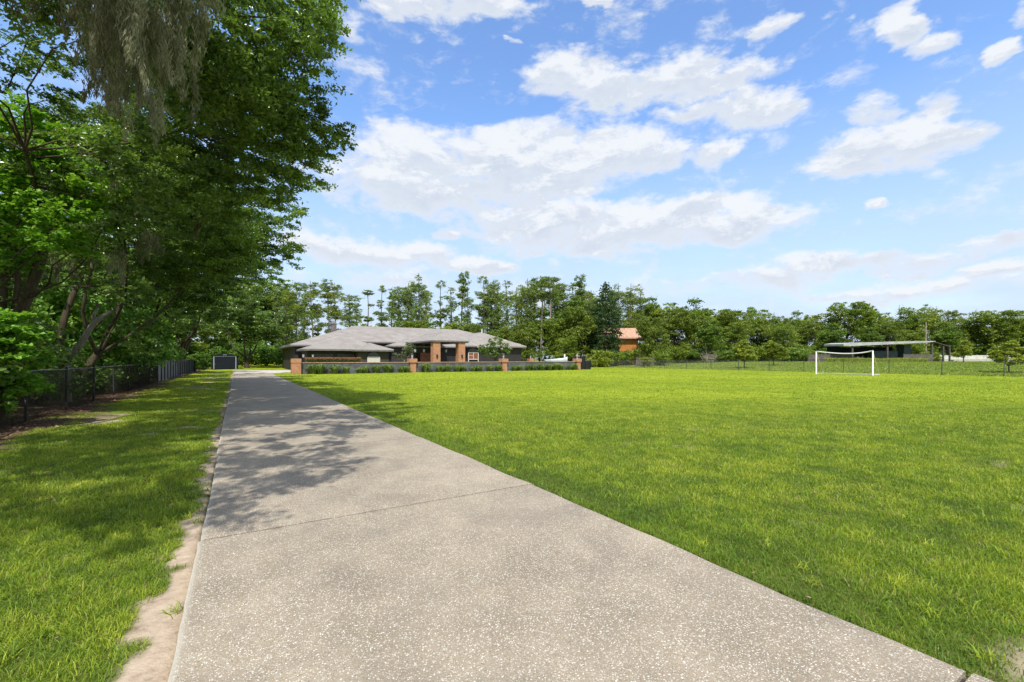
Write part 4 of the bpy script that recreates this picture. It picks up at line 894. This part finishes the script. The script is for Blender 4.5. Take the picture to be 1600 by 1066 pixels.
MB().box(-.02, .06, -.08, .08, 0, 2.05).box(.9, .98, -.08, .08, 0, 2.02).box(1.9, 2.0, -.08, .08, 0, 1.35).build('gate_posts', M['shed'], gt); tag(gt, 'black stepped solid gate panels right of the last brick pier', 'gate')
# small dark shed at the end of the driveway
sx, sy = P(351.5, 69); sh = empty('garden_shed', (sx, sy, 0.02), .03); w = 1.75
MB().box(-w, w, 0, 3.6, 0, 2.05).build('wall', M['shed'], sh)
mb = MB(); mb.v = [(-w - .12, -.12, 2.02), (0, -.12, 2.42), (w + .12, -.12, 2.02), (w + .12, 3.7, 2.02), (0, 3.7, 2.42), (-w - .12, 3.7, 2.02), (-w-.12, -.12, 1.96), (w+.12, -.12, 1.96), (0, -.12, 2.3)]; mb.q = [(0, 1, 4, 5), (1, 2, 3, 4), (6, 8, 1, 0), (8, 7, 2, 1)]; mb.t = [(6, 7, 8)]; mb.build('roof', M['shed'], sh)
MB().box(-1.33, 1.33, -.06, -.012, .05, 1.85).build('door', M['shed'], sh)
MB().box(-1.47, -1.35, -.09, -.01, 0, 1.98).box(1.35, 1.47, -.09, -.01, 0, 1.98).box(-1.345, 1.345, -.088, -.01, 1.88, 1.98).build('door_trim', M['trim'], sh)
MB().box(-.2, -.05, -.16, -.125, 2.08, 2.2).box(.05, .2, -.16, -.125, 2.08, 2.2).build('vent', M['trim'], sh)
tag(sh, 'small dark metal shed with pale door trim where the driveway ends', 'shed')

# ================================================================== right background: carport, orange house, fences
d = 95; CP = empty('carport', (*P(1390, d), float(hz(*P(1390, d)))), -YAW); zb = CP.location[2]; s_ = d / FPX
def cx2(px): return (px - 1390) * s_
def czz(py): return zat(py, d) - zb
mb = MB(); a, b, c = cx2(1318), cx2(1440), cx2(1462)
top = [(a, czz(537.5)), (cx2(1330), czz(535.8)), (b, czz(533)), (c, czz(533))]; bot = [(a, czz(540.5)), (cx2(1330), czz(540.8)), (b, czz(536)), (c, czz(533.8))]
for (x, z), (x2, z2) in zip(top, bot): mb.v += [(x, 0, z), (x, 0, z2), (x, 6, z2 + .1), (x, 6, z + .12)]
for i in range(3):
    o = i * 4
    for k in range(4): mb.q.append((o + k, o + 4 + k, o + 4 + (k + 1) % 4, o + (k + 1) % 4))
mb.q += [(0, 1, 2, 3), (12, 15, 14, 13)]; mb.build('roof', M['tin'], CP)
for px in (1334, 1389, 1459): MB().box(cx2(px) - .16, cx2(px) + .16, .3, .6, 0, czz(539 if px < 1400 else 535)).build('post', M['oldwood'], CP)
MB().box(cx2(1320), cx2(1428), 5.3, 5.45, 0, czz(541.5)).build('back_wall', M['shed'], CP); MB().box(cx2(1432), cx2(1443), 3, 5, 0, czz(538)).build('side_panel', M['teal'], CP)
MB().box(cx2(1385), cx2(1425), 3.5, 5.2, .1, czz(548)).build('stored_container', M['teal'], CP)
MB().tube([(cx2(1460), .3, czz(534)), (cx2(1487), .3, czz(542))], .1, 5).tube([(cx2(1472), .3, czz(539)), (cx2(1487), 2, czz(543))], .08, 5).build('end_rafter', M['oldwood'], CP)
for px, t in ((1476, 541), (1486, 543)): MB().box(cx2(px) - .12, cx2(px) + .12, .2, .45, 0, czz(t)).build('post', M['oldwood'], CP)
tag(CP, 'open carport with a thin white sloping roof and wooden posts behind the goal', 'carport')
def panel_fence(name, pxa, pxb, d, ztop, mat, label, cat='fence', z0=None, db=None, seg=2.4):
    a = np.array(P(pxa, d)); b = np.array(P(pxb, db or d)); L = float(np.linalg.norm(b - a)); z = float(hz(*a)); rt = empty(name, (a[0], a[1], z), math.atan2(b[1] - a[1], b[0] - a[0]))
    MB().box(0, L, -.03, .03, 0, ztop).build('boards', M[mat], rt); n = int(L / seg)
    for i in range(n + 1): MB().box(i * seg - .07, i * seg + .07, -.08, .08, 0, ztop + .12).build('post', M[mat], rt)
    return tag(rt, label, cat)
panel_fence('wooden_fence', 1412, 1458, 93, 1.55, 'planks', 'weathered grey wooden fence beside the carport')
panel_fence('wooden_fence', 1262, 1335, 99, 1.6, 'planks', 'dark weathered wooden fence behind the left half of the goal')
panel_fence('vinyl_fence', 1440, 1720, 118, 1.55, 'offwhite', 'long white fence across the back of the field at the right')
panel_fence('wooden_fence', 994, 1022, 88, 1.75, 'planks', 'grey plank screen overgrown by a vine left of the trees', seg=1.3)
d = 100; OHx, OHy = P(975, d); oh = empty('orange_house', (OHx, OHy, float(hz(OHx, OHy))), -YAW - .05); s_ = d / FPX; zb = oh.location[2]
MB().box(-7, (999 - 975) * s_ - .3, 0, 8, 0, zat(527, d) - zb).build('wall', M['orange'], oh)
ze, zr = zat(528, d) - zb, zat(511, d) - zb; e = (1001 - 975) * s_; mb = MB(); mb.v = [(-8, -.8, ze), (e, -.8, ze), (e - .3, 3.8, zr), (-8, 3.8, zr), (e, 9, ze), (-8, 9, ze), (-8, -.8, ze - .25), (e, -.8, ze - .25), (e, 9, ze - .25)]
mb.q = [(0, 1, 2, 3), (3, 2, 4, 5), (6, 7, 1, 0), (7, 8, 4, 1)]; mb.t = [(1, 4, 2)]; mb.build('roof', M['terra'], oh)
MB().box(-2.5, -1.0, -.05, -.01, 1.2, 3.4).build('window', M['glass'], oh); tag(oh, 'orange house with a terracotta roof half hidden by trees', 'house')
x, y = P(1447, 112); up = empty('utility_pole', (x, y, .9), -YAW); MB().tube([(0, 0, -.3), (0, 0, zat(503, 112) - .9)], [.11, .08], 8).build('pole', M['wood'], up, True); MB().box(-.9, .9, -.06, .06, 7.6, 7.75).build('crossarm', M['wood'], up)
tag(up, 'grey wooden utility pole rising above the carport roof', 'utility pole')

# ------------------------------------------------------------------ cypress and pine row behind the house
CY = {0: cypress(301, 24, 0, 'cypress2', 9000), 1: cypress(302, 24, 1, n=8000), 2: cypress(303, 24, 2, n=6500), 3: cypress(304, 24, 3, n=10500), 4: cypress(305, 20, 4, n=2400, name='slender_pine'), 5: cypress(306, 24, 5, bk='pbark', name='tall_pine', n=4200), 6: cypress(307, 24, 0, 'cypress', 8500), 7: cypress(308, 24, 3, 'cypress2', 10000), 8: cypress(309, 24, 2, 'cypress', 7000), 9: cypress(310, 24, 1, 'cypress2', 9000)}
HT = {4: 20}
KD = {0: 'cypress with a rounded crown on a bare trunk', 1: 'narrow leafy cypress column', 2: 'sparse tiered cypress', 3: 'full irregular cypress', 4: 'slender pine with three small tufts', 5: 'tall pine with a long pale bare trunk', 6: 'dark flat-crowned cypress', 7: 'broad bright green cypress', 8: 'open ragged cypress', 9: 'bright narrow leafy cypress'}
rowc = [(436,445,92,8),(447,425,96,7),(462,428,100,6),(476,432,112,1),(487,424,108,0),(499,470,116,2),(512,430,110,8),(527,428,108,0),(546,448,104,6),(573,441,118,4),(596,440,116,2),(610,446,122,8),(622,434,114,6),(636,428,112,3),(655,412,110,3),(667,440,118,9),(691,432,114,2),(721,415,112,8),(753,424,112,2),(766,438,118,9),(772,422,112,1),(788,424,110,1),(806,436,118,7),(822,420,112,3),(834,432,114,9),(846,416,104,5),(859,417,102,5),(868,424,112,3),(880,430,110,6),(904,420,106,8),(890,448,116,7),(918,446,104,3),(554,462,120,1),(645,430,118,1),(702,436,120,1),(732,440,120,3),(761,430,116,6),(780,432,120,3),(815,432,120,1),(828,428,116,7),(852,430,116,3),(870,432,118,9),(892,428,112,1),(912,436,110,7),(926,440,112,3),(938,448,118,1),(958,440,112,9),(978,446,116,1),(968,428,108,3),(984,430,108,7),(1000,440,110,3)]
rowc.sort()
for i, (px, ty, d, kd) in enumerate(rowc):
    x, y = P(px, d); z = float(hz(x, y)); hgt = zat(ty, d) - z; s = hgt / HT.get(kd, 24); rz = i * 2.399
    if kd in (5,): rz = 0
    o = CY[kd] if kd not in used else copy_tree(CY[kd]); used.add(kd)
    place(o, x, y, z, s * (.8 if kd in (0, 3, 7) else .92), rz, s, f'{KD[kd]}, {ORD[i]} from left behind the house', 'tree', 'tall cypresses and pines behind the house')
# low canopy behind the house
PB = [broad_tree(401, 14, 5, 'broad', 13000, np_=30), broad_tree(402, 14, 5.6, 'broad2', 13000, np_=32), broad_tree(403, 14, 4.8, 'broad3', 13000, np_=30), broad_tree(404, 14, 6.2, 'broad', 15000, np_=38), broad_tree(405, 15, 5, 'broad3', 3800, np_=15, low=.4)]
def rowt(lst, text, cat, group):
    for i, (px, ty, d, k, wf) in enumerate(lst):
        x, y = P(px, d); z = float(hz(x, y)); s = (zat(ty, d) - z) / (14.6 if k < 4 else 15.6); key = 'b%d' % k
        o = PB[k] if key not in used else copy_tree(PB[k]); used.add(key)
        place(o, x, y, z, s * wf, i * 1.9 + k, s, text % ORD[i], cat, group)
rowt([(590,506,100,0,1.2),(618,502,104,2,1.2),(648,498,106,0,1.3),(680,505,102,2,1.3),(712,500,104,0,1.2),(745,503,100,1,1.2),(790,508,96,1,1.1),(824,500,94,1,1.0),(845,486,112,2,1.2),(872,492,100,0,1.0),(898,470,104,2,1.1),(908,474,98,1,1.0),(922,455,112,2,1.2),(885,525,94,3,1.0),(470,520,112,2,1.3),(505,528,116,0,1.2),(540,530,118,2,1.2)],
     'low rounded tree under the tall cypresses, %s in the row beyond the house', 'tree', 'low trees beyond the house')
rowt([(1012,466,116,2,1.0),(1035,468,112,0,1.1),(1018,492,96,1,.9),(1055,478,104,1,1.0),(1075,468,118,2,1.1),(1092,482,108,0,1.0),(1118,478,120,0,1.2),(1108,500,96,2,1.0),(1140,484,116,1,1.1),(1160,486,124,2,1.2),(1150,500,104,0,1.0),(1188,486,122,3,1.0),(1180,474,128,4,.8),(1212,492,116,1,1.0),(1238,487,130,2,.9),(1222,505,106,3,1.0),(1258,500,118,1,1.0),(1280,486,124,0,1.1),(1300,505,110,2,1.0),(1325,466,120,0,1.0),(1345,472,124,4,1.1),(1372,484,122,0,1.0),(1390,500,114,1,1.0),(1412,486,128,2,1.0),(1442,477,126,3,.9),(1470,482,130,1,1.0),(1500,500,134,2,1.2),(1480,510,120,2,1.0),(1530,487,128,3,1.0),(1556,480,124,0,1.1),(1585,486,128,2,1.1),(1612,496,130,1,1.2),(1520,512,132,2,1.2),(1550,514,134,2,1.2),(1590,514,136,2,1.2),(1640,490,128,3,1.2),(1360,512,112,2,1.0),(1430,512,118,0,1.0)],
     'leafy broad tree, %s from the left in the line beyond the boundary fence', 'tree', 'broadleaf trees beyond the boundary fence')
rowt([(-60,300,40,2,1.2),(20,330,46,0,1.2),(90,350,52,2,1.3),(150,370,60,0,1.2),(210,400,70,2,1.2),(265,420,84,0,1.2),(320,430,98,2,1.3),(365,430,108,0,1.3),(405,438,112,2,1.2),(425,450,118,3,1.0),(-160,250,34,2,1.3)],
     'shaded forest tree far back in the left wood, %s from the left', 'tree', 'forest trees behind the live oaks')
# dark conifer
rng = np.random.default_rng(90); x, y = P(946, 96); cf = empty('dark_conifer', (x, y, float(hz(x, y)))); Hc = zat(436, 96) - cf.location[2]; mb = MB(); limb(mb, (0, 0, -.3), (0, 0, Hc * .97), .25, .03, rng, .005, 8, 8); pf = []
for i in range(95):
    z = Hc * (.12 + .86 * (i / 95)); rr = 3.1 * min(1, (1.03 - i / 95) * 2.1) ** .8; a = i * 2.4; c = (math.cos(a) * rr * .75, math.sin(a) * rr * .75, z - .4); pf.append((c, (rr * .38 + .2, rr * .38 + .2, .55))); limb(mb, (0, 0, z), c, .035, .01, rng, .05, 2, 4)
mb.build('trunk', M['bark'], cf, True); crown(pf, 13000, .34, rng, M['conifer'], cf, up=.1, sub=8, droop=.8); tag(cf, 'dark dense conical conifer left of the orange house', 'conifer')
# shrubs in front of the right tree line
sb = [bush(500, 2.2, 2.6, 'citrus', 4200, .22, 'round_shrub'), bush(501, 2.2, 2.4, 'broad', 3600, .24, 'round_shrub'), bush(502, 2.2, 2.2, 'broad3', 3600, .24, 'round_shrub')]
SL = [(937,86,1.25,0,'large pale green shrub right of the black gate panels'),(958,92,1.1,1,'green shrub below the orange house wall'),(978,98,1.3,2,'dark shrub at the corner of the orange house'),(1010,86.5,.72,0,'bright vine mound spilling over the grey plank screen'),(1034,90,1.1,1,'leafy mound right of the grey plank screen'),(1080,100,1.1,2,'dark bush left of the dry brush pile'),(1060,98,1.3,1,'green bush between plank screen and dry brush'),(1135,100,1.1,2,'low dark bush right of the dry brush pile'),(1185,100,1.2,1,'bush between the two citrus trees'),(1238,100,1.3,2,'low bush left of the goal under the trees'),(1262,104,1.1,1,'bush behind the left goal post'),(1446,100,.8,0,'pale bush showing through the right end of the carport'),(1462,101,.8,0,'pale bush beside the right carport post')]
for j, px in enumerate([1000,1045,1090,1125,1160,1200,1225,1250,1285,1310,1345,1380,1420,1465,1500,1530,1560,1590]):
    SL.append((px, 112 + (j % 3) * 5 + (14 if px > 1430 else 0), 1.7 + .2 * (j % 2), 1 + j % 2, 'low dense bush filling the foot of the right tree line, %s from the left' % ORD[j]))
for i, (px, d, s, k, lab) in enumerate(SL):
    x, y = P(px, d); inst(sb[k], x, y, s=s, rz=i * 1.1, label=lab, cat='shrub', group='shrubs in front of the right tree line')
# dead brush
rng = np.random.default_rng(91)
def brush(px, d, lab, s=1.0):
    mb = MB(); x, y = P(px, d)
    for i in range(60):
        a = rng.uniform(0, 6.28); L = rng.uniform(1.2, 3.0) * s; e = np.array([math.cos(a) * L * .7, math.sin(a) * L * .7, L * rng.uniform(.3, 1.1)]); p = limb(mb, (rng.normal() * .4, rng.normal() * .4, 0), e, .05, .012, rng, .15, 4, 4)
        for k in range(4): q = p[rng.integers(1, 5)]; limb(mb, q, q + rng.normal(size=3) * .5 * s, .015, .006, rng, .2, 2, 3)
    o = mb.build('dead_brush', M['dry'], loc=(x, y, float(hz(x, y)))); return tag(o, lab, 'dead brush')
brush(1108, 95, 'tangled dry grey brush pile in front of the trees, left of the citrus trees'); brush(921, 88, 'dead greyish branches leaning behind the black gate panels', .8)
brush(1340, 97, 'dry weeds standing in front of the carport', .45)
# tall weeds before the carport
n = 16000; px_ = rg.uniform(1290, 1450, n); dd = rg.uniform(84, 95, n); X = (px_ - 800) / FPX * dd; u = RT[0] * X + FW[0] * dd; v = RT[1] * X + FW[1] * dd
V, Q, T, a, dr = blade_mesh(u, v, rg.uniform(.3, 1.1, n) * (.5 + .8 * fbm(u, v, 3, 2)), np.full(n, .05), rg.uniform(.05, .6, n), rg.random(n), rg.uniform(.6, 1, n)); wd = npmesh('tall_weeds', V, Q, T, M['grass'], None, {'tint': a, 'dry': dr}); tag(wd, 'tall unmown weeds in front of the carport', kind='stuff')
